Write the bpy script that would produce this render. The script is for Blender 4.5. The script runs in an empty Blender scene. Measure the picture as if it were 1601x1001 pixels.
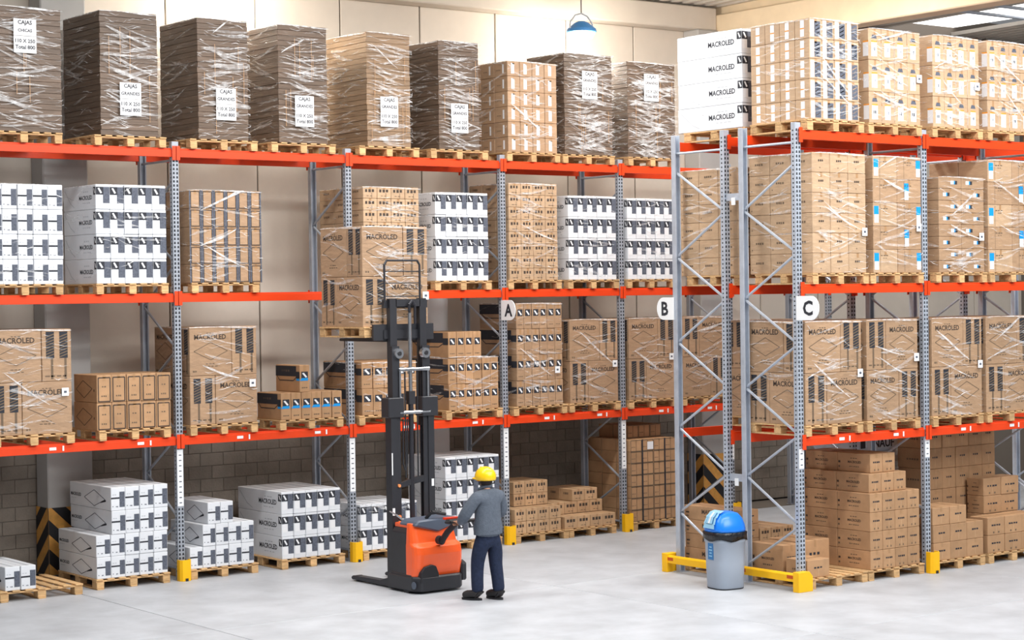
import bpy, bmesh, math, random
from mathutils import Vector, Matrix

S = bpy.context.scene
COL = S.collection
RND = random.Random(11)

# ------------------------------------------------------------------ camera, world, light
cam_d = bpy.data.cameras.new('camera')
cam = bpy.data.objects.new('camera', cam_d)
COL.objects.link(cam)
YAW, PITCH, ROLL, FPX = 0.6473, -0.0130, -0.0138, 3034.6
fw = Vector((math.sin(YAW)*math.cos(PITCH), math.cos(YAW)*math.cos(PITCH), math.sin(PITCH)))
rt = Vector((math.cos(YAW), -math.sin(YAW), 0))
up = rt.cross(fw)
r2 = math.cos(ROLL)*rt + math.sin(ROLL)*up
u2 = -math.sin(ROLL)*rt + math.cos(ROLL)*up
mw = Matrix((r2, u2, -fw)).transposed().to_4x4()
mw.translation = Vector((-7.1455, -24.7846, 3.9788))
cam.matrix_world = mw
cam_d.sensor_width = 36.0
cam_d.lens = FPX/1601*36.0
cam_d.clip_end = 200
S.camera = cam

S.view_settings.view_transform = 'Standard'
S.view_settings.look = 'None'
S.view_settings.gamma = 1.0
S.view_settings.use_curve_mapping = False
S.view_settings.exposure = 0.62

w = bpy.data.worlds.new('world'); S.world = w
w.use_nodes = True
w.node_tree.nodes['Background'].inputs[0].default_value = (0.93, 0.96, 1.0, 1)
w.node_tree.nodes['Background'].inputs[1].default_value = 0.14

def area(name, loc, target, sx, sy, power, col=(1, 1, 1)):
    d = bpy.data.lights.new(name, 'AREA'); d.shape = 'RECTANGLE'
    d.size = sx; d.size_y = sy; d.energy = power; d.color = col
    o = bpy.data.objects.new(name, d); COL.objects.link(o)
    o.location = loc
    o.rotation_euler = (Vector(target)-Vector(loc)).to_track_quat('-Z', 'Y').to_euler()
    return o
area('lamp_row_light', (8.5, -3.6, 9.1), (8.5, -3.0, 0), 16, .6, 620, (1.0, 0.98, 0.95))
area('lamp_row_light', (11.0, -9.8, 9.2), (11.0, -9.0, 0), 20, .8, 700, (1.0, 0.98, 0.95))
area('camera_side_fill', (9.5, -19.0, 12.0), (9.5, -3.0, 3.5), 14, 7, 1500, (0.98, 0.99, 1.0))  # unseen fill light added on the camera side, not an actual skylight

# ------------------------------------------------------------------ materials
M = {}
def mat(name, col, rough=0.6, metal=0.0, var=0.0, scale=8.0, obj_var=0.0, bump=0.0, bscale=60.0, stretch=(1, 1, 1), coat=0.0, spec=0.4):
    m = bpy.data.materials.new(name); m.use_nodes = True
    nt = m.node_tree; N = nt.nodes; K = nt.links
    b = N['Principled BSDF']
    b.inputs['Roughness'].default_value = rough
    b.inputs['Metallic'].default_value = metal
    b.inputs['Specular IOR Level'].default_value = spec
    b.inputs['Coat Weight'].default_value = coat
    b.inputs['Coat Roughness'].default_value = 0.28
    b.inputs['Base Color'].default_value = (*col, 1)
    if var or obj_var or bump:
        tc = N.new('ShaderNodeTexCoord'); oi = N.new('ShaderNodeObjectInfo')
        mul = N.new('ShaderNodeMath'); mul.operation = 'MULTIPLY'; mul.inputs[1].default_value = 37.0
        K.new(oi.outputs['Random'], mul.inputs[0])
        add = N.new('ShaderNodeVectorMath'); add.operation = 'ADD'
        K.new(tc.outputs['Object'], add.inputs[0]); K.new(mul.outputs[0], add.inputs[1])
        mp = N.new('ShaderNodeMapping'); mp.inputs['Scale'].default_value = stretch
        K.new(add.outputs[0], mp.inputs['Vector'])
        last = None
        if var:
            nz = N.new('ShaderNodeTexNoise'); nz.inputs['Scale'].default_value = scale
            nz.inputs['Detail'].default_value = 4; nz.inputs['Roughness'].default_value = 0.6
            K.new(mp.outputs[0], nz.inputs['Vector'])
            mr = N.new('ShaderNodeMapRange'); mr.inputs[1].default_value = 0.3; mr.inputs[2].default_value = 0.7
            mr.inputs[3].default_value = 1-var; mr.inputs[4].default_value = 1+var
            K.new(nz.outputs['Fac'], mr.inputs[0]); last = mr.outputs[0]
        if obj_var:
            mr2 = N.new('ShaderNodeMapRange'); mr2.inputs[3].default_value = 1-obj_var; mr2.inputs[4].default_value = 1+obj_var
            K.new(oi.outputs['Random'], mr2.inputs[0])
            if last is None: last = mr2.outputs[0]
            else:
                mm = N.new('ShaderNodeMath'); mm.operation = 'MULTIPLY'
                K.new(last, mm.inputs[0]); K.new(mr2.outputs[0], mm.inputs[1]); last = mm.outputs[0]
        if last is not None:
            vm = N.new('ShaderNodeVectorMath'); vm.operation = 'SCALE'; vm.inputs[0].default_value = col
            K.new(last, vm.inputs['Scale']); K.new(vm.outputs[0], b.inputs['Base Color'])
        if bump:
            bn = N.new('ShaderNodeTexNoise'); bn.inputs['Scale'].default_value = bscale; bn.inputs['Detail'].default_value = 3
            K.new(mp.outputs[0], bn.inputs['Vector'])
            bp = N.new('ShaderNodeBump'); bp.inputs['Strength'].default_value = bump; bp.inputs['Distance'].default_value = 0.02
            K.new(bn.outputs['Fac'], bp.inputs['Height']); K.new(bp.outputs[0], b.inputs['Normal'])
    M[name] = m
    return m
def emis(name, col, st):
    m = bpy.data.materials.new(name); m.use_nodes = True
    b = m.node_tree.nodes['Principled BSDF']
    b.inputs['Base Color'].default_value = (*col, 1)
    b.inputs['Emission Color'].default_value = (*col, 1); b.inputs['Emission Strength'].default_value = st
    M[name] = m
def srgb(r, g, b):
    f = lambda c: (c/255/12.92) if c/255 <= 0.04045 else ((c/255+0.055)/1.055)**2.4
    return (f(r), f(g), f(b))

mat('kraft', srgb(176, 138, 102), 0.75, var=0.10, scale=5, obj_var=0.10, bump=0.12, bscale=14)
mat('kraft_light', srgb(190, 156, 120), 0.75, var=0.10, scale=5, obj_var=0.10, bump=0.12, bscale=14)
mat('kraft_film', srgb(172, 140, 110), 0.6, var=0.10, scale=5, obj_var=0.08, bump=0.35, bscale=9, coat=0.3, stretch=(1, 1, 2.6))
mat('kraft_light_film', srgb(188, 158, 127), 0.6, var=0.10, scale=5, obj_var=0.08, bump=0.35, bscale=9, coat=0.3, stretch=(1, 1, 2.6))
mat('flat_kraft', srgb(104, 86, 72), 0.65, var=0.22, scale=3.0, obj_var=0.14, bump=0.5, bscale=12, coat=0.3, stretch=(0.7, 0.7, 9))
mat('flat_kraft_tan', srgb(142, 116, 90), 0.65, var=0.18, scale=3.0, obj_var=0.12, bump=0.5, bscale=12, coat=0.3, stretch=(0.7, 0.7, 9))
mat('whitebox', srgb(222, 225, 230), 0.55, var=0.03, scale=4, obj_var=0.03, bump=0.15, bscale=10)
mat('ink', srgb(44, 46, 54), 0.7)
mat('ink_soft', srgb(110, 92, 74), 0.7)
mat('ink_brown', srgb(70, 58, 50), 0.7)
mat('ink_grey', srgb(88, 93, 106), 0.7, var=0.35, scale=45)
mat('ink_faint', srgb(186, 190, 196), 0.7)
mat('paper', srgb(232, 233, 236), 0.6)
mat('blue_ink', srgb(20, 150, 225), 0.5)
mat('orange_ink', srgb(230, 150, 50), 0.6)
mat('tape', srgb(172, 134, 96), 0.35)
mat('wood', srgb(203, 165, 118), 0.8, var=0.22, scale=6, obj_var=0.18, bump=0.3, bscale=20, stretch=(1, 6, 6))
mat('orange_paint', srgb(226, 66, 20), 0.42, var=0.05, scale=3)
mat('red_paint', srgb(214, 52, 18), 0.45, var=0.06, scale=3)
mat('galv', srgb(186, 194, 206), 0.4, metal=0.35, var=0.10, scale=7)
mat('grey_steel', srgb(164, 170, 180), 0.45, metal=0.3, var=0.08, scale=7)
mat('hole', srgb(34, 36, 42), 0.9)
mat('yellow_paint', srgb(250, 190, 16), 0.45, var=0.04, scale=4)
mat('red_mark', srgb(196, 84, 26), 0.6)
mat('label_white', srgb(238, 240, 242), 0.5)
mat('concrete_floor', srgb(183, 187, 193), 0.45, var=0.14, scale=1.6, obj_var=0.03, bump=0.03, bscale=30)
mat('concrete_wall', srgb(206, 196, 184), 0.85, var=0.06, scale=1.2, obj_var=0.03, bump=0.05, bscale=12)
mat('concrete_block', srgb(132, 123, 113), 0.9, var=0.10, scale=6, obj_var=0.10, bump=0.3, bscale=30)
mat('mortar', srgb(122, 113, 104), 0.95)
mat('concrete_column', srgb(176, 174, 172), 0.85, var=0.05, scale=2)
mat('beam_concrete', srgb(205, 196, 184), 0.85, var=0.05, scale=1.5)
mat('girder_paint', srgb(226, 206, 176), 0.8, var=0.06, scale=2)
mat('roof_metal', srgb(206, 200, 192), 0.5, metal=0.3, var=0.05, scale=3)
mat('chevron_yellow', srgb(222, 164, 84), 0.6, var=0.15, scale=10)
mat('black_matte', srgb(38, 38, 42), 0.6)
mat('black_plastic', srgb(46, 47, 52), 0.42, var=0.06, scale=6)
mat('dark_steel', srgb(52, 52, 58), 0.4, metal=0.3)
mat('chrome', srgb(205, 208, 214), 0.2, metal=0.9)
mat('truck_orange', srgb(252, 96, 34), 0.3, coat=0.6, var=0.03, scale=4)
mat('slate_plastic', srgb(82, 92, 108), 0.4, var=0.05, scale=8)
mat('amber', srgb(240, 150, 90), 0.4)
mat('fleece', srgb(92, 100, 112), 0.95, var=0.14, scale=30, bump=0.4, bscale=70)
mat('denim', srgb(30, 40, 64), 0.9, var=0.2, scale=22, bump=0.3, bscale=40)
mat('boot', srgb(44, 42, 44), 0.6, var=0.1, scale=15)
mat('skin', srgb(196, 146, 118), 0.55)
mat('hair', srgb(40, 30, 26), 0.7)
mat('helmet', srgb(255, 206, 12), 0.28, coat=0.5)
mat('bin_grey', srgb(160, 170, 184), 0.4, var=0.03, scale=3)
mat('bin_blue', srgb(24, 128, 236), 0.28, coat=0.4)
mat('bin_lightblue', srgb(150, 200, 228), 0.35)
mat('bag_black', srgb(30, 30, 34), 0.25, bump=0.5, bscale=25)
mat('sign_blue', srgb(52, 118, 176), 0.45)
mat('sack', srgb(205, 214, 226), 0.4, var=0.08, scale=6, bump=0.4, bscale=12)
mat('brown_cap', srgb(120, 96, 76), 0.8)
emis('lamp_glow', (0.50, 0.80, 1.0), 2.6)
emis('skylight_glow', (1.0, 0.99, 0.97), 1.4)

def film_mat(name, fac):
    m = bpy.data.materials.new(name); m.use_nodes = True
    nt = m.node_tree; N = nt.nodes; K = nt.links
    N.clear()
    out = N.new('ShaderNodeOutputMaterial'); mix = N.new('ShaderNodeMixShader'); tr = N.new('ShaderNodeBsdfTransparent')
    p = N.new('ShaderNodeBsdfPrincipled')
    p.inputs['Base Color'].default_value = (0.93, 0.94, 0.96, 1); p.inputs['Roughness'].default_value = 0.22
    tc = N.new('ShaderNodeTexCoord'); nz = N.new('ShaderNodeTexNoise'); nz.inputs['Scale'].default_value = 14
    K.new(tc.outputs['Object'], nz.inputs['Vector'])
    mr = N.new('ShaderNodeMapRange'); mr.inputs[1].default_value = 0.3; mr.inputs[2].default_value = 0.7
    mr.inputs[3].default_value = fac*0.35; mr.inputs[4].default_value = min(1, fac*1.5)
    K.new(nz.outputs['Fac'], mr.inputs[0]); K.new(mr.outputs[0], mix.inputs[0])
    K.new(tr.outputs[0], mix.inputs[1]); K.new(p.outputs[0], mix.inputs[2]); K.new(mix.outputs[0], out.inputs[0])
    M[name] = m
film_mat('film', 0.5)
film_mat('film_thin', 0.24)

# ------------------------------------------------------------------ mesh helpers
class MB:
    def __init__(s): s.v = []; s.f = []; s.m = []; s.mats = []
    def mi(s, m):
        if m not in s.mats: s.mats.append(m)
        return s.mats.index(m)
    def face(s, pts, m):
        n = len(s.v); s.v += [tuple(p) for p in pts]; s.f.append(tuple(range(n, n+len(pts)))); s.m.append(s.mi(m))
    def box(s, x0, x1, y0, y1, z0, z1, m):
        n = len(s.v); i = s.mi(m)
        s.v += [(x0, y0, z0), (x1, y0, z0), (x1, y1, z0), (x0, y1, z0), (x0, y0, z1), (x1, y0, z1), (x1, y1, z1), (x0, y1, z1)]
        for q in ((0, 3, 2, 1), (4, 5, 6, 7), (0, 1, 5, 4), (1, 2, 6, 5), (2, 3, 7, 6), (3, 0, 4, 7)):
            s.f.append(tuple(n+k for k in q)); s.m.append(i)
        return s
    def prism(s, poly, axis, a0, a1, m):      # poly of (p,q); axis 'x','y','z' extruded
        def P(p, q, a): return {'x': (a, p, q), 'y': (p, a, q), 'z': (p, q, a)}[axis]
        n = len(s.v); k = len(poly); i = s.mi(m)
        s.v += [P(p, q, a0) for p, q in poly] + [P(p, q, a1) for p, q in poly]
        s.f.append(tuple(n+j for j in range(k-1, -1, -1))); s.m.append(i)
        s.f.append(tuple(n+k+j for j in range(k))); s.m.append(i)
        for j in range(k):
            s.f.append((n+j, n+(j+1) % k, n+k+(j+1) % k, n+k+j)); s.m.append(i)
        return s
    def rod(s, p0, p1, r, m, n=8, r1=None):
        p0 = Vector(p0); p1 = Vector(p1); d = (p1-p0).normalized()
        a = d.orthogonal().normalized(); b = d.cross(a); r1 = r if r1 is None else r1
        base = len(s.v); i = s.mi(m)
        for p, rr in ((p0, r), (p1, r1)):
            for k in range(n):
                t = 2*math.pi*(k+.5)/n; s.v.append(tuple(p+a*math.cos(t)*rr+b*math.sin(t)*rr))
        for k in range(n):
            s.f.append((base+k, base+(k+1) % n, base+n+(k+1) % n, base+n+k)); s.m.append(i)
        s.f.append(tuple(base+k for k in range(n-1, -1, -1))); s.m.append(i)
        s.f.append(tuple(base+n+k for k in range(n))); s.m.append(i)
        return s
    def path(s, pts, r, m, n=8):
        for a, b in zip(pts, pts[1:]): s.rod(a, b, r, m, n)
        return s
    def lathe(s, prof, m, n=24, c=(0, 0), sx=1, sy=1):   # prof: (r,z)
        base = len(s.v); i = s.mi(m)
        for r, z in prof:
            for k in range(n):
                t = 2*math.pi*k/n; s.v.append((c[0]+math.cos(t)*r*sx, c[1]+math.sin(t)*r*sy, z))
        for j in range(len(prof)-1):
            for k in range(n):
                s.f.append((base+j*n+k, base+j*n+(k+1) % n, base+(j+1)*n+(k+1) % n, base+(j+1)*n+k)); s.m.append(i)
        s.f.append(tuple(base+k for k in range(n-1, -1, -1))); s.m.append(i)
        e = base+(len(prof)-1)*n
        s.f.append(tuple(e+k for k in range(n))); s.m.append(i)
        return s
    def mesh(s, name, bevel=0.0, smooth=False):
        me = bpy.data.meshes.new(name); me.from_pydata(s.v, [], s.f)
        for m in s.mats: me.materials.append(M[m])
        me.polygons.foreach_set('material_index', s.m)
        if bevel or smooth:
            bm = bmesh.new(); bm.from_mesh(me)
            if bevel:
                bmesh.ops.bevel(bm, geom=[e for e in bm.edges if len(e.link_faces) == 2 and e.calc_face_angle(0) > 0.5], offset=bevel, segments=1, affect='EDGES')
            if smooth:
                for f in bm.faces: f.smooth = True
            bm.to_mesh(me); bm.free()
        me.update()
        return me
    def build(s, name, parent=None, loc=(0, 0, 0), bevel=0.0, smooth=False):
        return link(name, s.mesh(name, bevel, smooth), parent, loc)

def link(name, me, parent=None, loc=(0, 0, 0), rz=0.0):
    o = bpy.data.objects.new(name, me); COL.objects.link(o)
    o.location = loc; o.rotation_euler = (0, 0, rz)
    if parent: o.parent = parent
    return o
def thing(name, label, cat, loc=(0, 0, 0), rz=0.0, group=None):
    o = link(name, None, None, loc, rz); o.empty_display_size = 0.1
    return tag(o, label, cat, group)
def tag(o, label, cat, group=None):
    o['label'] = label; o['category'] = cat
    if group: o['group'] = group
    return o
def struct(o, label=None):
    o['kind'] = 'structure'
    if label: o['label'] = label
    return o

_txt = {}
def text_geo(body, bold=0.025):
    if body not in _txt:
        c = bpy.data.curves.new('t', 'FONT'); c.body = body; c.size = 1.0; c.offset = bold; c.resolution_u = 2
        o = bpy.data.objects.new('t', c); COL.objects.link(o)
        dg = bpy.context.evaluated_depsgraph_get()
        me = o.evaluated_get(dg).to_mesh()
        vs = [(v.co.x, v.co.y) for v in me.vertices]; fs = [tuple(p.vertices) for p in me.polygons]
        o.evaluated_get(dg).to_mesh_clear()
        bpy.data.objects.remove(o); bpy.data.curves.remove(c)
        x0 = min(v[0] for v in vs); x1 = max(v[0] for v in vs); y0 = min(v[1] for v in vs); y1 = max(v[1] for v in vs)
        _txt[body] = ([((x-x0)/(x1-x0), (y-y0)/(x1-x0)) for x, y in vs], fs, (y1-y0)/(x1-x0))
    return _txt[body]

ORD = ['first', 'second', 'third', 'fourth', 'fifth', 'sixth', 'seventh', 'eighth', 'ninth', 'tenth']
def layer_word(k, n):
    if n == 1: return 'single'
    if k == n-1: return 'top'
    if k == 0: return 'bottom'
    return ORD[k]

# ------------------------------------------------------------------ printed cartons
class Face2D:
    """draws flat print on the faces of a carton w x d x h whose origin is the middle of its base"""
    def __init__(s, mb, w, d, h): s.mb, s.w, s.d, s.h = mb, w, d, h
    def P(s, face, u, v, e=0.0016):
        w, d, h = s.w, s.d, s.h
        if face == 'F': return (-w/2+u*w, -d/2-e, v*h)
        if face == 'K': return (w/2-u*w, d/2+e, v*h)
        if face == 'L': return (-w/2-e, d/2-u*d, v*h)
        if face == 'R': return (w/2+e, -d/2+u*d, v*h)
        return (-w/2+u*w, -d/2+v*d, h+e)
    def poly(s, face, pts, m, e=0.0016): s.mb.face([s.P(face, u, v, e) for u, v in pts], m)
    def rect(s, face, u0, v0, u1, v1, m, e=0.0016): s.poly(face, [(u0, v0), (u1, v0), (u1, v1), (u0, v1)], m, e)
    def line(s, face, pts, th, m):
        fw_ = s.d if face in 'LR' else s.w
        fh = s.d if face == 'T' else s.h
        for (a, b), (c, e) in zip(pts, pts[1:]):
            dx = (c-a)*fw_; dy = (e-b)*fh; l = math.hypot(dx, dy) or 1
            nx = -dy/l*th/2/fw_; ny = dx/l*th/2/fh
            s.poly(face, [(a-nx, b-ny), (c-nx, e-ny), (c+nx, e+ny), (a+nx, b+ny)], m)
    def text(s, face, body, u0, v0, width, m):
        vs, fs, _ = text_geo(body)
        fw_ = s.d if face in 'LR' else s.w
        n = len(s.mb.v); i = s.mb.mi(m)
        s.mb.v += [s.P(face, u0+x*width, v0+y*width*fw_/s.h) for x, y in vs]
        for f in fs: s.mb.f.append(tuple(n+k for k in f)); s.mb.m.append(i)
    def bars(s, face, u0, v0, u1, v1, n, m, rnd):    # small illegible print
        for k in range(n):
            a = u0+(u1-u0)*k/n; b = u0+(u1-u0)*(k+rnd.uniform(.55, .85))/n
            s.rect(face, a, v0+rnd.uniform(0, .2)*(v1-v0), b, v1, m)

_cm = {}
def carton_mesh(kind, w, d, h, film=False):
    key = (kind, round(w, 3), round(d, 3), round(h, 3), film)
    if key in _cm: return _cm[key]
    white = kind in ('W1', 'W2')
    base = 'whitebox' if white else (('kraft_light_film' if film else 'kraft_light') if kind in ('S', 'SM', 'LB', 'LC', 'C5') else ('kraft_film' if film else 'kraft'))
    mb = MB(); mb.box(-w/2, w/2, -d/2, d/2, 0, h, base)
    me0 = mb.mesh('b', 0.006)
    mb = MB(); mb.mi(base)
    mb.v = [tuple(v.co) for v in me0.vertices]; mb.f = [tuple(p.vertices) for p in me0.polygons]; mb.m = [0]*len(mb.f)
    bpy.data.meshes.remove(me0)
    q = Face2D(mb, w, d, h); r = random.Random(len(_cm)+3)
    # closed flaps on the lid: tape along the long way
    if d >= w:
        q.rect('T', .5-.022/w, 0.01, .5+.022/w, .99, 'tape' if not white else 'ink_faint')
        if not white: q.rect('F', .5-.02/w, .78, .5+.02/w, .995, 'tape')
    else:
        q.rect('T', 0.01, .5-.022/d, .99, .5+.022/d, 'tape' if not white else 'ink_faint')
    if kind == 'W1':
        q.rect('F', .52, .24, .99, .90, 'ink_grey')
        q.rect('F', .02, .58, .56, .90, 'ink', 0.0022)
        q.poly('F', [(.14, .84), (.26, .86), (.46, .66), (.34, .63)], 'paper', 0.003)
        q.rect('F', .08, .20, .5, .56, 'paper', 0.0022)
        q.bars('F', .14, .25, .44, .29, 2, 'ink_grey', r)
        q.text('L', 'MACROLED', .49, .40, .40, 'ink')
        q.bars('L', .60, .25, .84, .29, 4, 'ink_faint', r)
        q.bars('L', .62, .70, .80, .75, 3, 'ink_faint', r)
        q.line('L', [(.04, .85), (.22, .3), (.34, .12)], .012, 'ink_faint')
        q.rect('L', .93, .58, 1, .90, 'ink'); q.poly('L', [(.945, .84), (.96, .85), (.99, .66), (.97, .63)], 'paper', .0024)
    elif kind == 'W2':
        q.rect('F', .60, .14, .97, .80, 'ink_grey')
        q.rect('F', .0, .50, .60, .57, 'ink'); q.rect('F', .10, .16, .16, .20, 'ink_grey'); q.bars('F', .34, .14, .5, .19, 2, 'ink_grey', r)
        q.bars('F', .1, .66, .42, .70, 2, 'ink_faint', r)
        q.text('L', 'MACROLED', .03, .42, .25, 'ink'); q.bars('L', .04, .30, .18, .33, 3, 'ink_faint', r)
        q.line('L', [(.36, .42), (.60, .80), (.86, .44), (.60, .10), (.36, .42)], .01, 'ink_grey')
        q.poly('L', [(.74, .26), (.88, .36), (.88, .44), (.78, .36)], 'ink')
    elif kind == 'BL':
        for fc in 'FK':
            q.text(fc, 'MACROLED', .11, .74, .76, 'ink_brown')
            q.line(fc, [(.10, .50), (.5, .68), (.90, .50), (.5, .32), (.10, .50)], .010, 'ink_soft')
            q.bars(fc, .34, .18, .68, .20, 4, 'ink_soft', r); q.bars(fc, .38, .23, .62, .25, 3, 'ink_soft', r)
            q.bars(fc, .07, .07, .18, .11, 2, 'ink_soft', r); q.bars(fc, .40, .86, .60, .88, 3, 'ink_soft', r)
        for fc in 'LR':
            for u in (.14, .60):
                q.rect(fc, u, .44, u+.28, .95, 'ink')
                for k in range(8):
                    v = .45+k*.055
                    q.poly(fc, [(u, v), (u+.28, v+.06), (u+.28, v+.082), (u, v+.022)], 'ink_soft', .0024)
                q.rect(fc, u+.16, .04, u+.24, .44, 'ink_soft')
            q.bars(fc, .1, .08, .9, .11, 4, 'ink_soft', r)
    elif kind in ('SW', 'SWB'):
        q.rect('F', .16, .50, .84, .76, 'ink'); q.poly('F', [(.24, .70), (.42, .72), (.76, .56), (.6, .53)], 'paper', .0024)
        if kind == 'SWB': q.poly('F', [(.0, .42), (.84, .42), (.84, .52), (.2, .52)], 'blue_ink', .0022)
        q.bars('F', .2, .14, .8, .18, 3, 'ink_soft', r)
        q.rect('L', .0, .58, .86, .96, 'ink'); q.rect('L', .86, .50, 1, .76, 'ink')
        q.line('L', [(.06, .58), (.16, .42), (.74, .42), (.88, .58)], .014, 'ink')
        if kind == 'SWB': q.rect('L', .86, .42, 1, .5, 'blue_ink', .0024); q.bars('L', .25, .74, .6, .82, 4, 'ink_soft', r)
    elif kind == 'FR':
        q.line('F', [(.10, .04), (.90, .04), (.90, .90), (.10, .90), (.10, .03)], .016, 'ink_brown')
        q.bars('F', .3, .2, .7, .26, 3, 'ink_soft', r); q.bars('F', .35, .55, .65, .6, 2, 'ink_soft', r)
        q.line('L', [(.1, .45), (.4, .78), (.8, .5), (.45, .15), (.1, .45)], .012, 'ink_soft'); q.rect('L', .86, .4, .9, .48, 'ink_soft')
    elif kind == 'FD':     # dark-edged small cartons
        q.rect('F', 0, 0, .12, 1, 'ink_grey'); q.rect('F', .88, 0, 1, 1, 'ink_grey')
        q.line('F', [(.14, .06), (.86, .06), (.86, .92), (.14, .92), (.14, .05)], .012, 'ink_brown')
    elif kind == 'S':
        q.bars('F', .14, .52, .86, .78, 3, 'ink_brown', r); q.bars('F', .25, .18, .75, .24, 2, 'ink_soft', r)
        q.line('F', [(.62, .05), (.62, .48)], .008, 'ink_soft')
        q.bars('L', .3, .5, .7, .7, 4, 'ink_soft', r)
    elif kind == 'SM':
        q.bars('F', .34, .52, .66, .64, 3, 'ink_brown', r); q.rect('F', .42, .2, .46, .27, 'ink_soft'); q.bars('L', .3, .5, .7, .62, 4, 'ink_soft', r); q.rect('L', .1, .2, .14, .27, 'ink_soft')
    elif kind == 'PL':     # white paper label over the corner
        q.rect('F', .30, .16, .56, .86, 'paper'); q.rect('L', .62, .2, .74, .8, 'paper'); q.bars('L', .2, .4, .5, .46, 3, 'ink_soft', r)
    elif kind == 'C5':     # label strip and dark print
        q.rect('F', .06, .08, .36, .92, 'paper'); q.rect('F', .40, .1, .88, .86, 'ink_grey')
        for k in range(3): q.line('F', [(.46, .2+.2*k), (.8, .34+.2*k)], .012, 'kraft_light')
        q.rect('L', .38, .1, .64, .92, 'paper'); q.rect('L', .38, .48, .64, .54, 'orange_ink', .0024)
    elif kind == 'LB':
        q.rect('F', .22, .12, .66, .56, 'paper'); q.rect('F', .22, .56, .66, .61, 'orange_ink'); q.poly('F', [(.22, .68), (.66, .68), (.58, .8), (.3, .8)], 'ink_grey')
        q.bars('F', .32, .28, .56, .40, 2, 'ink_grey', r)
        q.rect('L', .8, .12, 1, .56, 'paper'); q.rect('L', .8, .56, 1, .61, 'orange_ink')
    elif kind in ('LC', 'LD', 'LG', 'LN'):     # blue and white corner label
        u = dict(LC=.04, LD=.80, LG=.30, LN=0)[kind]
        if kind != 'LN': q.rect('F', u, .14, u+.17, .50, 'paper'); q.rect('F', u-.01, .5, u+.18, .86, 'blue_ink')
        q.bars('F', .3, .72, .62, .77, 3, 'ink_soft', r); q.bars('F', .4, .62, .58, .65, 2, 'ink_soft', r)
        q.line('F', [(.28, .04), (.28, .96)], .006, 'ink_soft')
    elif kind in ('LE', 'LF'):
        u = .18 if kind == 'LE' else .52
        q.rect('F', u, .36, u+.17, .66, 'paper'); q.rect('F', u+.17, .36, u+.29, .66, 'ink'); q.rect('F', u+.14, .36, u+.19, .66, 'blue_ink', .0024)
    elif kind == 'TX':
        q.bars('F', .22, .50, .78, .60, 4, 'ink', r); q.line('F', [(.5, .1), (.5, .46)], .01, 'kraft_light'); q.rect('F', .3, .1, .38, .2, 'ink_soft'); q.rect('F', .6, .1, .68, .2, 'ink_soft')
        q.text('L', 'MACROLED', .32, .46, .40, 'ink_brown'); q.bars('L', .36, .26, .68, .31, 5, 'ink_soft', r); q.bars('L', .40, .70, .62, .75, 3, 'ink_soft', r)
        q.rect('L', .03, .45, .09, .56, 'ink_brown'); q.rect('L', .03, .2, .08, .3, 'ink_soft')
    elif kind == 'PLAIN':
        q.bars('F', .3, .5, .7, .6, 3, 'ink', r); q.line('F', [(.5, .1), (.5, .46)], .01, 'kraft_light'); q.bars('L', .3, .4, .7, .5, 5, 'ink_soft', r)
    elif kind == 'BAND':   # strapped brick pattern
        q.line('F', [(.03, .03), (.97, .03), (.97, .97), (.03, .97), (.03, .02)], .012, 'ink_soft')
        q.line('F', [(.5, .04), (.5, .96)], .01, 'ink_soft'); q.bars('F', .1, .35, .45, .42, 3, 'ink_soft', r)
    me = mb.mesh('carton_'+kind)
    _cm[key] = me
    return me

NAME = dict(W1='white_carton', W2='white_carton', BL='large_carton', SW='swoosh_carton', SWB='swoosh_carton', FR='framed_carton', FD='edged_carton',
            S='small_carton', SM='small_carton', PL='labelled_carton', C5='labelled_carton', LB='labelled_carton', LG='labelled_carton', LN='labelled_carton', LC='labelled_carton', LD='labelled_carton', LE='labelled_carton',
            LF='labelled_carton', TX='kraft_carton', PLAIN='kraft_carton', BAND='strapped_carton')
LOOK = dict(W1='white carton', W2='white carton', BL='large brown carton', SW='brown dark-banded carton', SWB='brown carton', FR='brown outlined carton', FD='brown carton',
            S='tan carton', SM='tan carton', PL='tan carton', C5='tan carton', LB='tan carton', LG='brown carton', LN='brown carton', LC='brown carton', LD='brown carton', LE='brown carton', LF='brown carton',
            TX='kraft carton', PLAIN='kraft carton', BAND='brown carton')

def put(kind, w, d, h, x, y, z, rz, label, group, film=False, jit=0.006):
    o = link(NAME[kind], carton_mesh(kind, w, d, h, film), None, (x+RND.uniform(-.001, .001), y+RND.uniform(-jit, jit), z), rz+RND.uniform(-.0015, .0015))
    return tag(o, label, 'box', group)

def grid(kind, X0, Yf, z, w, d, h, layers, ny, desc, film=False, jit=0.005, kind2=None):
    """stack of cartons: layers bottom to top as (first column, columns, rows set back)"""
    n = len(layers)
    grp = 'cartons '+desc
    for k, L in enumerate(layers):
        c0, nc, back = L if len(L) == 3 else (*L, 0)
        if k+1 < n:
            a = layers[k+1]; a0 = int(math.ceil(a[0])); above = range(a0, a0+a[1]); aback = int(math.ceil(a[2])) if len(a) == 3 else 0
        else: above = range(0); aback = 0
        i0 = int(math.ceil(c0))
        for i in range(nc):
            for j in range(int(back), ny):
                covered = (i0+i) in above and j >= aback
                if not (j == int(back) or i == 0 or not covered): continue
                kd = kind2(i, k) if callable(kind2) else kind if kind2 is None or (i+k) % 2 == 0 else kind2
                x = X0+(c0+i+.5)*w; y = Yf+(j+.5+back-int(back))*d
                pos = layer_word(k, n)+' layer'
                if nc > 1: pos += ', '+ORD[i]+' from left'
                if j > int(back): pos += ', '+ORD[j-int(back)]+' row'
                put(kd, w-.006, d-.006, h-.003, x, y, z+k*h, 0, f'{LOOK[kd]}, {pos}, {desc}', grp, film, .008 if ny == 1 else .0015)

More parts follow.
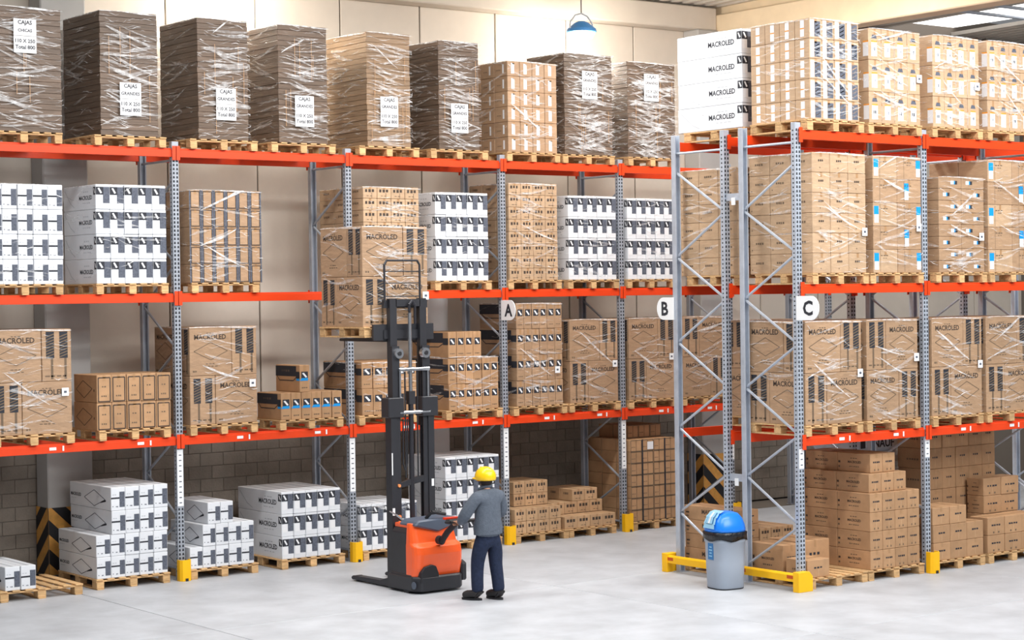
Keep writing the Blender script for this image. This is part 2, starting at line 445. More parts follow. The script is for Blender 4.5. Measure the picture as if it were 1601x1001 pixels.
def pinwheel(X0, Yf, z, W, H, m, desc, film=True, layers=2):
    a = W*.625; b = W*.375; h = H/layers
    grp = 'large cartons '+desc
    for k in range(layers):
        mir = (k+m) % 2
        spec = [(a/2, b/2, 0), (a+b/2, a/2, 1), (b+a/2, a+b/2, 2), (b/2, b+a/2, 3)]
        names = ['front', 'front corner', 'back', 'left side']
        for (x, y, r), nm in zip(spec, names):
            rz = {0: 0, 1: math.pi/2, 2: math.pi, 3: -math.pi/2}[r]
            if mir:
                x = W-x; rz = -rz
                nm = {'front': 'front right', 'front corner': 'front left', 'back': 'back left', 'left side': 'back right'}[nm]
            else:
                nm = {'front': 'front left', 'front corner': 'front right', 'back': 'back right', 'left side': 'back left'}[nm]
            lw = ('top', 'bottom')[0 if k == layers-1 else 1]
            put('BL', a-.008, b-.008, h-.004, X0+x, Yf+y, z+k*h, rz, f'large brown carton, {lw} layer {nm}, {desc}', grp, film, .002)

# ------------------------------------------------------------------ pallets
PH = 0.145
def _pallet_parts():
    P = []
    mb = MB(); mb.box(-.05, .05, -.55, .55, 0, .02, 'wood'); deck = mb.mesh('deck_board', .003)
    for k in range(7): P.append(('deck_board', deck, (-.5+k/6*1.0, 0, .125), 0))
    mb = MB(); mb.box(-.055, .055, -.065, .065, 0, .085, 'wood'); blk = mb.mesh('block', .004)
    for x in (-.49, 0, .49):
        for y in (-.48, 0, .48): P.append(('block', blk, (x, y, .02), 0))
    mb = MB(); mb.box(-.55, .55, -.055, .055, 0, .02, 'wood'); st = mb.mesh('stringer_board', .003)
    for y in (-.48, 0, .48): P.append(('stringer_board', st, (0, y, .105), 0))
    for x in (-.49, 0, .49): P.append(('base_board', deck, (x, 0, 0), 0))
    return P
PALLET = _pallet_parts()
def pallet(X, Y, z, desc, w=1.1, d=1.1, rz=0.0):
    """X = middle, Y = front edge"""
    t = thing('pallet', f'wooden pallet {desc}', 'pallet', (X, Y+d/2, z), rz+RND.uniform(-.012, .012), 'wooden pallets')
    t.scale = (w/1.1, d/1.1, 1)
    for nm, me, l, r in PALLET: link(nm, me, t, l, r)
    return t

# ------------------------------------------------------------------ stretch film
def film(x0, x1, y0, y1, z0, z1, desc, n=26, seed=1, folds=1, parent=None, fine=2):
    r = random.Random(seed)
    mb = MB()
    def ribbon(face, u, v, ang, ln, wd, m, off):
        seg = max(3, int(ln/.12)); pts = []
        ca, sa = math.cos(ang), math.sin(ang)
        W = (x1-x0) if face == 'F' else (y1-y0)
        for k in range(seg+1):
            t = k/seg; uu = u+ca*ln*t; vv = v+sa*ln*t+.012*math.sin(t*5+u*9)
            hw = wd/2*(math.sin(math.pi*min(.97, max(.03, t)))**.6)*r.uniform(.6, 1.2)
            uu = max(0, min(W, uu))
            o1, o2 = off+r.uniform(0, .007), off+r.uniform(0, .007)
            a = (uu-sa*hw, min(z1-z0, max(0, vv+ca*hw)), o1); b = (uu+sa*hw, min(z1-z0, max(0, vv-ca*hw)), o2)
            pts.append((a, b))
        def W3(p):
            if face == 'F': return (x0+p[0], y0-p[2], z0+p[1])
            return (x0-p[2], y1-p[0], z0+p[1])
        for (a, b), (c, d) in zip(pts, pts[1:]): mb.face([W3(b), W3(d), W3(c), W3(a)], m)
    Hh = z1-z0
    for face, W, cnt in (('F', x1-x0, n*fine), ('L', y1-y0, n*fine//2)):
        for k in range(cnt):
            tilt = r.choice((-.3, -.12, -.04, 0, .04, .1, .3))+r.uniform(-.05, .05)
            ribbon(face, r.uniform(-.05, W*.95), r.uniform(.02, Hh), tilt, r.uniform(.06, .34), r.uniform(.004, .012), 'film' if r.random() < .5 else 'film_thin', .008)
        for k in range(max(1, cnt//4)):
            ribbon(face, r.uniform(0, W*.4), r.uniform(.05, Hh*.9), r.uniform(-.4, .35), r.uniform(.25, .8), r.uniform(.015, .05), 'film_thin', .007)
    for k in range(folds):
        ribbon('F', r.uniform(0, .25)*W, r.uniform(.3, .9)*Hh, r.choice((-1, -1, 1))*r.uniform(.2, .75), (x1-x0)*r.uniform(.5, .95), r.uniform(.02, .045), 'film', .012)
    # turned-over edge round the top and the near corner
    ribbon('F', 0, Hh-.012, 0, x1-x0, .03, 'film', .006); ribbon('L', 0, Hh-.012, 0, y1-y0, .03, 'film', .006)
    o = mb.build('stretch_film', parent); o['kind'] = 'stuff'
    if parent is None: tag(o, f'clear creased stretch film {desc}', 'film', 'stretch film around loads')
    return o

# ------------------------------------------------------------------ the hall
XA = [2.756, 5.636, 8.516, 11.41, 13.869, 16.35, 18.83]
XC = [11.40, 13.895, 16.39, 18.885]
H1, H2, H3 = 2.039, 4.064, 6.115
YCF, YCB, YBB, YBF = -6.536, -5.532, -5.167, -4.163
WALL_Y = 1.95

fl = MB(); fl.box(-12, 40, -30, WALL_Y+.3, -.3, -.03, 'mortar'); fl = struct(fl.build('floor'), 'pale grey concrete warehouse floor')
sx, sy = 5.2, 4.9
sm = MB().box(-sx/2+.006, sx/2-.006, -sy/2+.006, sy/2-.006, -.03, 0, 'concrete_floor').mesh('floor_slab', .004)
for i in range(10):
    for j in range(6):
        link('floor_slab', sm, fl, (-9+i*sx, -27.0+j*sy+.9, 0))

wb = struct(MB().box(0, 36, WALL_Y, WALL_Y+.25, 0, 9.6, 'mortar').build('wall_back'), 'back wall of grey blocks below and cream concrete panels above')
bw, bh = .40, .20
bme = MB().box(-bw/2+.006, bw/2-.006, -.012, 0, .004, bh-.004, 'concrete_block').mesh('block', .004)
rest = MB()
for k in range(10):
    for i in range(60):
        x = .2+i*bw+(k % 2)*bw/2
        if 2.4 < x < 17.8 and k >= 3: link('concrete_block', bme, wb, (x, WALL_Y, k*bh))
        else: rest.box(x-bw/2+.006, x+bw/2-.006, WALL_Y-.012, WALL_Y, k*bh+.004, (k+1)*bh-.004, 'concrete_block')
o = rest.build('concrete_blocks', wb); o['kind'] = 'stuff'
pw = 1.56
pme = MB().box(-pw/2+.012, pw/2-.012, -.035, 0, 0, 6.78, 'concrete_wall').mesh('wall_panel', .008)
for i in range(17): link('wall_panel', pme, wb, (2.62-1.56+i*pw, WALL_Y, 2.02))

def column(n, x0, x1, label):
    c = struct(MB().box(x0, x1, 1.5, WALL_Y-.04, 0, 8.8, 'concrete_column').build(f'wall_column_{n}', bevel=.02), label)
    mb = MB()
    for face in 'FL':
        ww = (x1-x0) if face == 'F' else .42
        mb2 = MB()
        def P(u, v):
            return (x0+u, 1.494, v) if face == 'F' else (x0-.006, 1.5+u, v)
        def rect(pts, m):
            q = [P(u, v) for u, v in pts]
            mb2.face(q if face == 'F' else q[::-1], m)
        rect([(0, .03), (ww, .03), (ww, 1.0), (0, 1.0)], 'chevron_yellow')
        st = .42; slope = .95
        for k in range(-2, 4):
            # chevrons pointing up at the corner
            pts = []
            for u, v in ((0, k*st+.20), (ww, k*st+.20-slope*ww), (ww, k*st+.41-slope*ww), (0, k*st+.41)): pts.append((u, v))
            # clip to 0.03..1.0
            def clip(pts, lim, keep):
                out = []
                for (a, b), (c, d) in zip(pts, pts[1:]+pts[:1]):
                    ia, ic = keep(b), keep(d)
                    if ia: out.append((a, b))
                    if ia != ic:
                        t = (lim-b)/(d-b); out.append((a+(c-a)*t, lim))
                return out
            pts = clip(pts, .03, lambda v: v >= .03)
            if len(pts) > 2: pts = clip(pts, 1.0, lambda v: v <= 1.0)
            if len(pts) > 2:
                q = [(p[0], p[1]-.002 if face == 'F' else p[1], p[2]) if face == 'F' else (p[0]-.002, p[1], p[2]) for p in (P(u, v) for u, v in pts)]
                mb2.face(q if face == 'F' else q[::-1], 'black_matte')
        mb2.build('chevron_panel', c)
    return c
column(1, 4.32, 5.02, 'grey concrete column with black and yellow chevrons behind the leftmost white stack')
struct(MB().box(10.95, 11.5, 1.6, WALL_Y-.04, 0, 5.62, 'label_white').build('trim_4', bevel=.05), 'white duct on the back wall behind the rack left of sign A')
column(2, 17.08, 17.8, 'concrete column with chevrons seen through the far end frame')

# gutter beam, girders, roof
struct(MB().box(0, 17.6, 1.55, WALL_Y+.3, 8.80, 9.22, 'beam_concrete').build('trim_1', bevel=.02), 'concrete gutter beam along the top of the back wall')
struct(MB().prism([(17.6, 8.52), (17.6, 9.1), (17.75, 9.1), (17.75, 9.4), (18.05, 9.4), (18.05, 8.52)], 'y', -16, WALL_Y, 'girder_paint').build('trim_2', bevel=.02), 'cream roof girder crossing the hall')
struct(MB().prism([(28.6, 8.35), (28.6, 9.1), (29.0, 9.1), (29.0, 8.35)], 'y', -16, WALL_Y, 'girder_paint').build('trim_3', bevel=.02), 'second cream roof girder further away')
struct(MB().box(36, 36.3, -16, WALL_Y+.3, 0, 10, 'concrete_wall').build('wall_end'), 'far end wall of the hall')
roof = MB()
prof = []
x = 0.0
while x < 36:
    prof += [(x, 9.24), (x+.11, 9.24), (x+.14, 9.31), (x+.25, 9.31)]; x += .28
for (a, b), (c, d) in zip(prof, prof[1:]):
    if 22.6 < a < 24.6: continue
    roof.face([(a, -9, b+.16), (c, -9, d+.16), (c, 2.2, d), (a, 2.2, b)], 'roof_metal')
ce = struct(roof.build('ceiling'), 'corrugated metal roof sheeting')
sk = MB(); sk.box(22.6, 24.7, -9, 2.2, 9.42, 9.46, 'skylight_glow'); sk.build('skylight_panel', ce)
for yy in (-1.2, -2.0): MB().rod((18.1, yy, 9.1), (36, yy, 9.1), .03, 'galv').build('conduit', ce)

# ------------------------------------------------------------------ racking
def zig(front_y, back_y, s):
    """node heights of the bracing, alternately front and back"""
    z = 5.69; k = 0; out = []
    while z > .1: out.append((front_y if k % 2 == 0 else back_y, z)); z -= .605; k += 1
    return out
_um = {}
def upright_mesh(m):
    if m in _um: return _um[m]
    mb = MB(); a = .052; t = .04
    poly = [(-a, -t), (a, -t), (a, t), (a-.02, t), (a-.02, -t+.012), (-a+.02, -t+.012), (-a+.02, t), (-a, t)]
    mb.prism(poly, 'z', 0, 6.21, m)
    hb = MB(); z = .12
    while z < 6.15:
        for x in (-.026, .026): hb.face([(x-.014, -t-.0015, z), (x+.014, -t-.0015, z), (x+.010, -t-.0015, z+.034), (x-.010, -t-.0015, z+.034)], 'hole')
        hb.face([(-a-.0015, .012, z), (-a-.0015, -.010, z), (-a-.0015, -.010, z+.02), (-a-.0015, .012, z+.02)], 'hole')
        z += .058
    _um[m] = (mb.mesh('upright', .003), hb.mesh('perforations'), MB().box(-.08, .08, -.07, .07, 0, .008, m).mesh('foot_plate'))
    return _um[m]
def frame(X, yf, yb, m, desc, sticker=(1.05, 1.85)):
    t = thing('rack_upright_frame', f'grey steel rack frame {desc}', 'rack frame', (X, 0, 0), 0, 'rack upright frames')
    u, p, ft = upright_mesh(m)
    s = 1 if yb > yf else -1
    for y, rot in ((yf, 0 if s > 0 else math.pi), (yb, math.pi if s > 0 else 0)):
        o = link('upright', u, t, (0, y, 0), rot); link('perforations', p, o)['kind'] = 'stuff'; link('foot_plate', ft, o)
        if sticker and y == yf and s > 0:
            MB().box(-.046, .046, -.0425, -.0415, *sticker, 'label_white').build('height_scale', o)
            lb = MB()
            for k in range(int((sticker[1]-sticker[0])/.08)): lb.box(-.02, .02, -.0434, -.0426, sticker[0]+.04+k*.075, sticker[0]+.055+k*.075, 'ink_grey')
            lb.build('scale_marks', o)['kind'] = 'stuff'
    nd = zig(yf+s*.03, yb-s*.03, s)
    bm_ = 'galv' if m == 'galv' else 'grey_steel'
    for (y0, z0), (y1, z1) in zip(nd, nd[1:]):
        MB().rod((0, y0, z0-.02), (0, y1, z1+.02), .019, bm_, 6).build('brace', t)
    for z in (5.95, .16):
        MB().rod((0, yf, z), (0, yb, z), .018, bm_, 6).build('strut', t)
    return t

_bm = {}
def beam(X0, X1, y, z, face, desc, lab=False, conn=True):
    """beam between two uprights; top edge at z"""
    t = thing('rack_beam', f'orange rack beam, {desc}', 'beam', ((X0+X1)/2, y, z), 0, 'orange rack beams')
    w_ = X1-X0-.10
    key = round(w_, 3)
    if key not in _bm:
        _bm[key] = MB().prism([(-.025, -.125), (.025, -.125), (.025, 0), (-.004, 0), (-.004, -.024), (-.025, -.024)], 'x', -w_/2, w_/2, 'orange_paint').mesh('beam_bar', .003)
    o = link('beam_bar', _bm[key], t)
    if face < 0 : o.rotation_euler = (0, 0, math.pi)
    s = face
    for x in (-w_/2, w_/2):
        sg = 1 if x > 0 else -1
        c = MB(); c.box(min(x-sg*.01, x+sg*.055), max(x-sg*.01, x+sg*.055), min(-s*.034, -s*.028), max(-s*.034, -s*.028), -.17, .03, 'orange_paint')
        c.build('beam_connector', t, (0, -s*.022, 0))
    if lab:
        for f in lab:
            q = MB(); q.box(-.05, .05, -s*.028-.001, -s*.028+.001, -.085, -.045, 'label_white'); q.build('label_plate', t, (-w_/2+f*w_, 0, 0))
            q = MB(); q.box(-.012, .012, -s*.03-.002, -s*.03+.002, -.10, -.03, 'label_white'); q.build('safety_tag', t, (-w_/2+f*w_+.15, 0, 0))
    return t

posts = ['leftmost of the back row', 'second in the back row beside the white stacks', 'third in the back row behind the stacker', 'carrying sign A', 'fifth in the back row', 'sixth in the back row behind the end frame', 'last of the back row']
for X, d in zip(XA, posts): frame(X, 0, 1.004, 'grey_steel', d)
deck = {H1: 'lower deck', H2: 'middle deck', H3: 'top deck'}
bayA = ['first bay', 'second bay', 'third bay behind the mast', 'bay right of sign A', 'fifth bay', 'sixth bay']
for i in range(6):
    for z in (H1, H2, H3):
        lab = ((.33, .80) if z == H1 else False)
        beam(XA[i], XA[i+1], -.018, z, 1, f'front, {deck[z]}, {bayA[i]} of the back row', lab)
        beam(XA[i], XA[i+1], 1.02, z, -1, f'rear, {deck[z]}, {bayA[i]} of the back row')
pc = ['at the near end', 'second along', 'third along', 'fourth along']
for X, d in zip(XC, pc):
    frame(X, YCF, YCB, 'galv', f'of the near double row facing us, {d}', (1.62, 1.88))
    frame(X, YBF, YBB, 'galv', f'of the double row facing the aisle, {d}', False)
bayC = ['near bay', 'second bay', 'third bay']
for i in range(3):
    for z in (H1, H2, H3):
        beam(XC[i], XC[i+1], YCF-.018, z, 1, f'front, {deck[z]}, {bayC[i]} beside sign C', (.3, .75) if z == H1 else False)
        beam(XC[i], XC[i+1], YCB+.018, z, -1, f'inner, {deck[z]}, {bayC[i]} beside sign C')
        beam(XC[i], XC[i+1], YBB-.018, z, 1, f'inner, {deck[z]}, {bayC[i]} of the double row beyond')
        beam(XC[i], XC[i+1], YBF+.018, z, -1, f'aisle side, {deck[z]}, {bayC[i]} beside sign B')
# row spacers between the two near end frames
for z, d in ((1.42, 'low'), (5.28, 'high')):
    t = thing('row_spacer', f'grey steel spacer joining the two end frames, {d}', 'bracket', (XC[0], (YCB+YBB)/2, z), 0, 'row spacers')
    MB().box(-.02, .02, -(YBB-YCB)/2+.04, (YBB-YCB)/2-.04, -.05, .05, 'galv').build('spacer_bar', t)
    MB().box(-.035, -.022, -.05, .02, -.11, -.01, 'label_white').build('tag', t)

# aisle signs: flags facing along the row ends
def sign(letter, X, y0, y1, z, label):
    t = thing('aisle_sign', label, 'sign', (X, y0, z), 0, None)
    L_ = abs(y1-y0); hh = .16; s = 1 if y1 > y0 else -1
    pts = [(0, -hh), (L_-.14, -hh)]
    for k in range(1, 12):
        a = -math.pi/2+math.pi*k/12; pts.append((L_-.14+math.cos(a)*.14, math.sin(a)*hh))
    pts += [(L_-.14, hh), (0, hh)]
    pts = [(s*a, b) for a, b in pts]
    if s < 0: pts = pts[::-1]
    MB().prism(pts, 'x', -.006, .006, 'label_white').build('plate', t)
    vs, fs, asp = text_geo(letter, .03)
    wd = .20/asp
    cy = s*L_*.52; m = MB(); n = 0; i = m.mi('ink')
    m.v = [(-.0085, cy+wd/2-x*wd, -.10+y*wd) for x, y in vs]; m.f = list(fs); m.m = [0]*len(fs)
    m.build('letter', t)
sign('A', 11.345, -.05, -.42, 3.735, 'white rounded sign with the letter A on a post')
sign('B', 11.335, -4.16, -3.80, 3.75, 'white rounded sign with the letter B on end frame')
sign('C', 11.335, -6.58, -6.99, 3.75, 'white rounded sign with the letter C on end frame')

# yellow column guards
def guard(X, y, label, h=.30):
    t = thing('upright_guard', label, 'guard', (X, y, 0), 0, 'yellow upright guards')
    g = MB()
    g.prism([(-.09, .02), (-.09, -.06), (-.06, -.10), (.06, -.10), (.09, -.06), (.09, .02), (.078, .02), (.078, -.055), (.055, -.088), (-.055, -.088), (-.078, -.055), (-.078, .02)], 'z', 0, h, 'yellow_paint')
    g.build('guard_shell', t, bevel=.003)
    b = MB(); b.box(-.02, .02, -.115, -.095, 0, .04, 'dark_steel'); b.build('anchor', t)
for i, d in ((1, 'left of the second white stack'), (2, 'left of the stacker'), (3, 'behind the worker'), (4, 'beside the tall strapped stack'), (5, 'beyond the end frame')):
    guard(XA[i], -.09, f'yellow steel post guard on floor {d}')
guard(XC[1], YCF-.09, 'yellow steel post guard between the two kraft carton stacks')
def end_guard(y0, y1, label, posts_):
    t = thing('rack_end_guard', label, 'guard', (XC[0]-.16, 0, 0), 0, 'yellow rack end guards')
    MB().prism([(-.03, .13), (.03, .13), (.03, .24), (-.012, .24), (-.03, .22)], 'y', y0, y1, 'yellow_paint').build('guard_rail', t, bevel=.004)
    for y in posts_:
        MB().prism([(-.045, 0), (.22, 0), (.22, .20), (.16, .265), (-.045, .265)], 'y', y-.055, y+.055, 'yellow_paint').build('guard_post', t, bevel=.004)
    for y in (y0+.1, y1-.1):
        MB().box(-.032, -.029, y-.07, y+.07, .17, .215, 'red_mark').build('warning_mark', t)
end_guard(YCF-.10, YCB+.02, 'yellow end guard below sign C by the bin', [YCF-.11])
end_guard(YBB-.02, YBF+.12, 'yellow end guard left of the bin', [YBF+.12])

# ------------------------------------------------------------------ flat cardboard on the top deck of the back row
YF = -.06
def flat_stack(X0, w_, d_, H, desc, tan=False, sheet=None, seed=0, head='CAJAS', word='GRANDES', pw_=1.1, nf=75):
    z = H3+PH
    X = X0+w_/2
    pallet(X+.0, -.08, H3, 'under '+desc, w=pw_)
    t = thing('cardboard_stack', desc, 'cardboard stack', (X, YF+d_/2, z), RND.uniform(-.01, .01), 'wrapped flat cardboard on the top deck')
    r = random.Random(seed); n = 22; h = H/n
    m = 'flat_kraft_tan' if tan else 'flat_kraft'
    for k in range(n):
        j = .004 if k < n-1 else .008
        mb = MB(); a = w_/2+r.uniform(-j, j); b = d_/2+r.uniform(-j, j); ox = r.uniform(-.003, .003)
        mb.box(-a+ox, a+ox, -b, b, 0, h-.003, m)
        mb.build('cardboard_bundle', t, (0, 0, k*h), bevel=.003)
    sm_ = MB()
    for k in range(7):
        x = r.uniform(-w_*.42, w_*.42); z0 = r.uniform(0, H*.6)
        sm_.box(x-.004, x+.004, -d_/2-.027, -d_/2-.024, z0, min(H, z0+r.uniform(.3, .6)), 'tape')
    sm_.build('seam', t)['kind'] = 'stuff'
    f = film(-w_/2-.02, w_/2+.02, -d_/2-.02, d_/2+.02, 0, H, '', n=nf, seed=seed+40, folds=1, parent=t)
    if sheet:
        u, v = sheet
        for q, lines in ((0, ('110 X 250', 'Total 800')), (1, (head, word))):
            s_ = MB(); s_.box(-.16, .16, -.004, 0, 0, .225, 'paper')
            for li, tx in enumerate(lines):
                vs, fs, asp = text_geo(tx)
                wd = .28 if len(tx) > 6 else .20
                n0 = len(s_.v); i = s_.mi('ink')
                s_.v += [(-wd/2+x*wd, -.0055, .135-li*.085+y*wd) for x, y in vs]
                for fc in fs: s_.f.append(tuple(n0+k for k in fc)); s_.m.append(i)
            o = s_.build('paper_label', t, (-w_/2+u*w_, -d_/2-.036, v+q*.23)); o['label'] = 'white paper label with black lettering'
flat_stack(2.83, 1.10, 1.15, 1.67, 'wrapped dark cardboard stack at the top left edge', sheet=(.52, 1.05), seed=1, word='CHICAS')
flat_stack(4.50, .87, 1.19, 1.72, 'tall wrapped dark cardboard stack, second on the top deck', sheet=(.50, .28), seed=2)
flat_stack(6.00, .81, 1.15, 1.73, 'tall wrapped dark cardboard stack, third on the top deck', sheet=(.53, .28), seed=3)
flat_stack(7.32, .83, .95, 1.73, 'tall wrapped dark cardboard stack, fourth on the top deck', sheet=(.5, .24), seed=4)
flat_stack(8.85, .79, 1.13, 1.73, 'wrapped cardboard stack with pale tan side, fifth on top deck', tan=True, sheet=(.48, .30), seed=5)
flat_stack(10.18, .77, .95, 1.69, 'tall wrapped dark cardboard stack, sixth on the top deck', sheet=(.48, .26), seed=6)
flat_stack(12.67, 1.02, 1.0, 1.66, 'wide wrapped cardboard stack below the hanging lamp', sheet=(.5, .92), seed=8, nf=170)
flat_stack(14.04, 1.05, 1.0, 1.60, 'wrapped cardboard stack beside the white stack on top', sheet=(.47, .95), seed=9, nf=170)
# tan labelled cartons, seventh on the top deck
D = 'seventh load on the top deck'
pallet(12.02, -.08, H3, 'under '+D)
grid('PL', 11.52, YF, H3+PH, .25, .36, .243, [(0, 4)]*6, 3, D, film=True)
film(11.5, 12.54, YF, 1.0, H3+PH, H3+PH+1.46, 'round the tan cartons, '+D, 34, 71)

# ------------------------------------------------------------------ middle deck, back row
z = H2+PH
D = 'middle deck far left'
pallet(3.36, -.08, H2, 'under white cartons, '+D); grid('W2', 2.84, YF, z, .216, 1.05, .337, [(0, 5)]*4, 1, D); film(2.84, 3.92, YF, .98, z, z+1.35, 'on white cartons, '+D, 14, 12, 0)
D = 'middle deck left of second post'
pallet(4.94, -.08, H2, 'under white cartons, '+D); grid('W1', 4.40, YF, z, .214, 1.05, .343, [(0, 5)]*4, 1, D); film(4.40, 5.47, YF, .98, z, z+1.37, 'on white cartons, '+D, 14, 13, 0)
D = 'middle deck right of second post'
pallet(6.40, -.08, H2, 'under wrapped cartons, '+D); grid('FD', 5.83, YF, z, .195, .36, .265, [(0, 6)]*5, 3, D, film=True); film(5.80, 7.02, YF, 1.05, z, z+1.33, 'with broad diagonal fold, '+D, 34, 14, 3)
D = 'middle deck behind the raised load'
pallet(9.27, -.08, H2, 'under wrapped cartons, '+D); grid('S', 8.76, YF, z, .255, .42, .18, [(0, 4)]*8, 3, D, film=True); film(8.74, 9.8, YF, 1.2, z, z+1.44, 'on tan cartons, '+D, 34, 15)
D = 'middle deck right of the mast'
pallet(10.60, -.08, H2, 'under white cartons, '+D); grid('W1', 10.08, YF, z, .204, 1.05, .345, [(0, 5)]*4, 1, D); film(10.08, 11.1, YF, .98, z, z+1.38, 'on white cartons, '+D, 16, 16, 0)
D = 'middle deck above sign A'
pallet(12.02, -.08, H2, 'under tan cartons, '+D); grid('S', 11.51, YF, z, .248, .36, .195, [(0, 4)]*8, 3, D, film=True); film(11.5, 12.5, YF, 1.0, z, z+1.56, 'on tan cartons, '+D, 30, 17)
D = 'middle deck left of fifth post'
pallet(13.24, -.08, H2, 'under white cartons, '+D); grid('W1', 12.72, YF, z, .206, 1.05, .345, [(0, 5)]*4, 1, D); film(12.72, 13.75, YF, .98, z, z+1.38, 'on white cartons, '+D, 14, 18, 0)
D = 'middle deck left of end frame'
pallet(14.51, -.08, H2, 'under white cartons, '+D); grid('W1', 13.99, YF, z, .206, 1.05, .34, [(0, 5)]*4, 1, D); film(13.99, 15.02, YF, .98, z, z+1.36, 'on white cartons, '+D, 14, 19, 0)

# ------------------------------------------------------------------ lower deck, back row
z = H1+PH
D = 'lower deck far left'
pallet(3.45, -.08, H1, 'under large cartons, '+D, 1.18); pinwheel(2.86, YF, z, 1.15, 1.42, 1, D); film(2.86, 4.01, YF, 1.09, z, z+1.42, 'on large cartons, '+D, 34, 21)
D = 'lower deck left of second post'
pallet(4.94, -.08, H1, 'under outlined cartons, '+D); grid('FR', 4.37, YF, z, .226, .75, .385, [(0, 5)]*2, 1, D)
D = 'lower deck right of second post'
pallet(6.34, -.08, H1, 'under large cartons, '+D); pinwheel(5.80, YF, z, 1.09, 1.40, 1, D); film(5.80, 6.89, YF, 1.03, z, z+1.40, 'on large cartons, '+D, 26, 22)
D = 'lower deck beside the stacker mast'
pallet(7.80, -.08, H1, 'under blue-marked cartons, '+D); grid('SWB', 7.28, YF, z, .175, .70, .40, [(0, 6), (1.85, 1, 0)], 1, D)
D = 'lower deck behind the mast'
pallet(9.18, -.08, H1, 'under dark-banded cartons, '+D); grid('SW', 8.69, YF, z, .20, 1.1, .405, [(0, 5)]*2, 1, D); film(8.69, 9.69, YF, 1.0, z, z+.8, 'on dark-banded cartons behind the mast', 14, 23, 0)
D = 'lower deck left of sign A'
pallet(10.78, -.08, H1, 'under stepped cartons, '+D); grid('SW', 10.29, YF, z, .162, 1.0, .41, [(0, 6), (0, 6), (0, 4)], 1, D); film(10.29, 11.26, YF, .94, z, z+.84, 'on stepped cartons, '+D, 20, 24)
D = 'lower deck below sign A'
pallet(12.10, -.08, H1, 'under dark-banded cartons, '+D); grid('SW', 11.63, YF, z, .157, 1.0, .415, [(0, 6)]*4, 1, D, film=True); film(11.63, 12.57, YF, .94, z, z+1.66, 'on dark-banded cartons, '+D, 26, 25)
D = 'lower deck left of fifth post'
pallet(13.24, -.08, H1, 'under large cartons, '+D); pinwheel(12.72, YF, z, 1.03, 1.38, 1, D); film(12.72, 13.75, YF, .97, z, z+1.38, 'on large cartons, '+D, 24, 26)
D = 'lower deck below sign B'
pallet(14.52, -.08, H1, 'under large cartons, '+D); pinwheel(13.99, YF, z, 1.04, 1.38, 1, D); film(13.99, 15.03, YF, .98, z, z+1.38, 'on large cartons, '+D, 24, 27)
D = 'lower deck seen through end frame'
pallet(15.72, -.08, H1, 'under large cartons, '+D); pinwheel(15.20, YF, z, 1.04, 1.38, 0, D); film(15.2, 16.24, YF, .98, z, z+1.38, 'on large cartons, '+D, 20, 28)

# ------------------------------------------------------------------ floor level, back row
z = PH
YG = -.10
D = 'floor pallet at far left'
pallet(3.43, -.30, 0, 'half empty on floor at far left edge', 1.18, 1.25); grid('W2', 2.92, -.28, z, .216, 1.1, .32, [(0, 2)], 1, D)
D = 'floor stack by chevron column'
pallet(4.86, YG-.03, 0, 'under stepped white stack by chevron column', 1.12, 1.3); grid('W2', 4.31, YG, z, .216, 1.25, .30, [(0, 5), (0, 5)], 1, 'lower half of '+D)
grid('W2', 4.54, YG, z+.60, .216, 1.35, .325, [(0, 4), (0, 4)], 1, 'upper half of '+D)
D = 'floor stack right of yellow guard'
pallet(6.28, YG-.03, 0, 'under the pyramid of white cartons'); grid('W2', 5.74, YG, z, .207, 1.0, .31, [(0, 5), (1, 4), (1.4, 2)], 1, D)
D = 'floor stack left of third post'
pallet(7.76, YG-.03, 0, 'under three layers of white cartons', 1.1, 1.3); grid('W1', 7.24, YG, z, .203, 1.3, .33, [(0, 5)]*3, 1, D)
D = 'low floor stack behind the mast'
pallet(9.15, YG-.03, 0, 'under low white stack behind the mast', 1.02); grid('W1', 8.60, YG, z, .206, 1.05, .35, [(0, 5)]*2, 1, D); film(8.60, 9.63, YG, .95, z+.55, z+.71, 'over the low white stack behind the mast', 12, 31, 0)
D = 'floor stack beside the worker'
pallet(10.70, YG-.03, 0, 'under white cartons beside the worker'); grid('W1', 10.18, YG, z, .208, 1.05, .328, [(0, 5)]*4, 1, D)
D = 'floor stack right of the worker'
pallet(12.06, YG-.03, 0, 'under stepped kraft stack right of worker'); grid('S', 11.52, YG, z, .235, .34, .20, [(0, 4), (0, 4), (1, 3, 1), (1, 3, 1)], 3, D)
D = 'second low floor stack right of worker'
pallet(13.12, YG-.03, 0, 'under low kraft stack left of fifth post', 1.0); grid('S', 12.54, YG, z, .27, .34, .20, [(0, 4), (0, 4, 1), (1.6, 2, 1)], 3, D)
D = 'tall strapped floor stack'
pallet(14.51, YG-.03, 0, 'under the tall strapped stack', 1.06); grid('BAND', 13.96, YG, z, .255, .38, .196, [(0, 4)]*7, 3, D)
grid('BAND', 13.96, YG, z+7*.196, .255, .38, .22, [(1, 3, 1)], 3, 'topping tall strapped stack')
st = thing('strapping', 'dark straps tied round the tall kraft stack', 'strap', (14.47, YG, z))
for dx in (-.25, .25):
    MB().box(dx-.012, dx+.012, -.008, -.003, 0, 1.375, 'ink').build('strap', st)
o = MB().box(14.33, 14.46, YG-.006, YG-.003, z+1.20, z+1.33, 'paper').build('paper_label', None)
tag(o, 'small white paper label on the tall strapped stack', 'label')

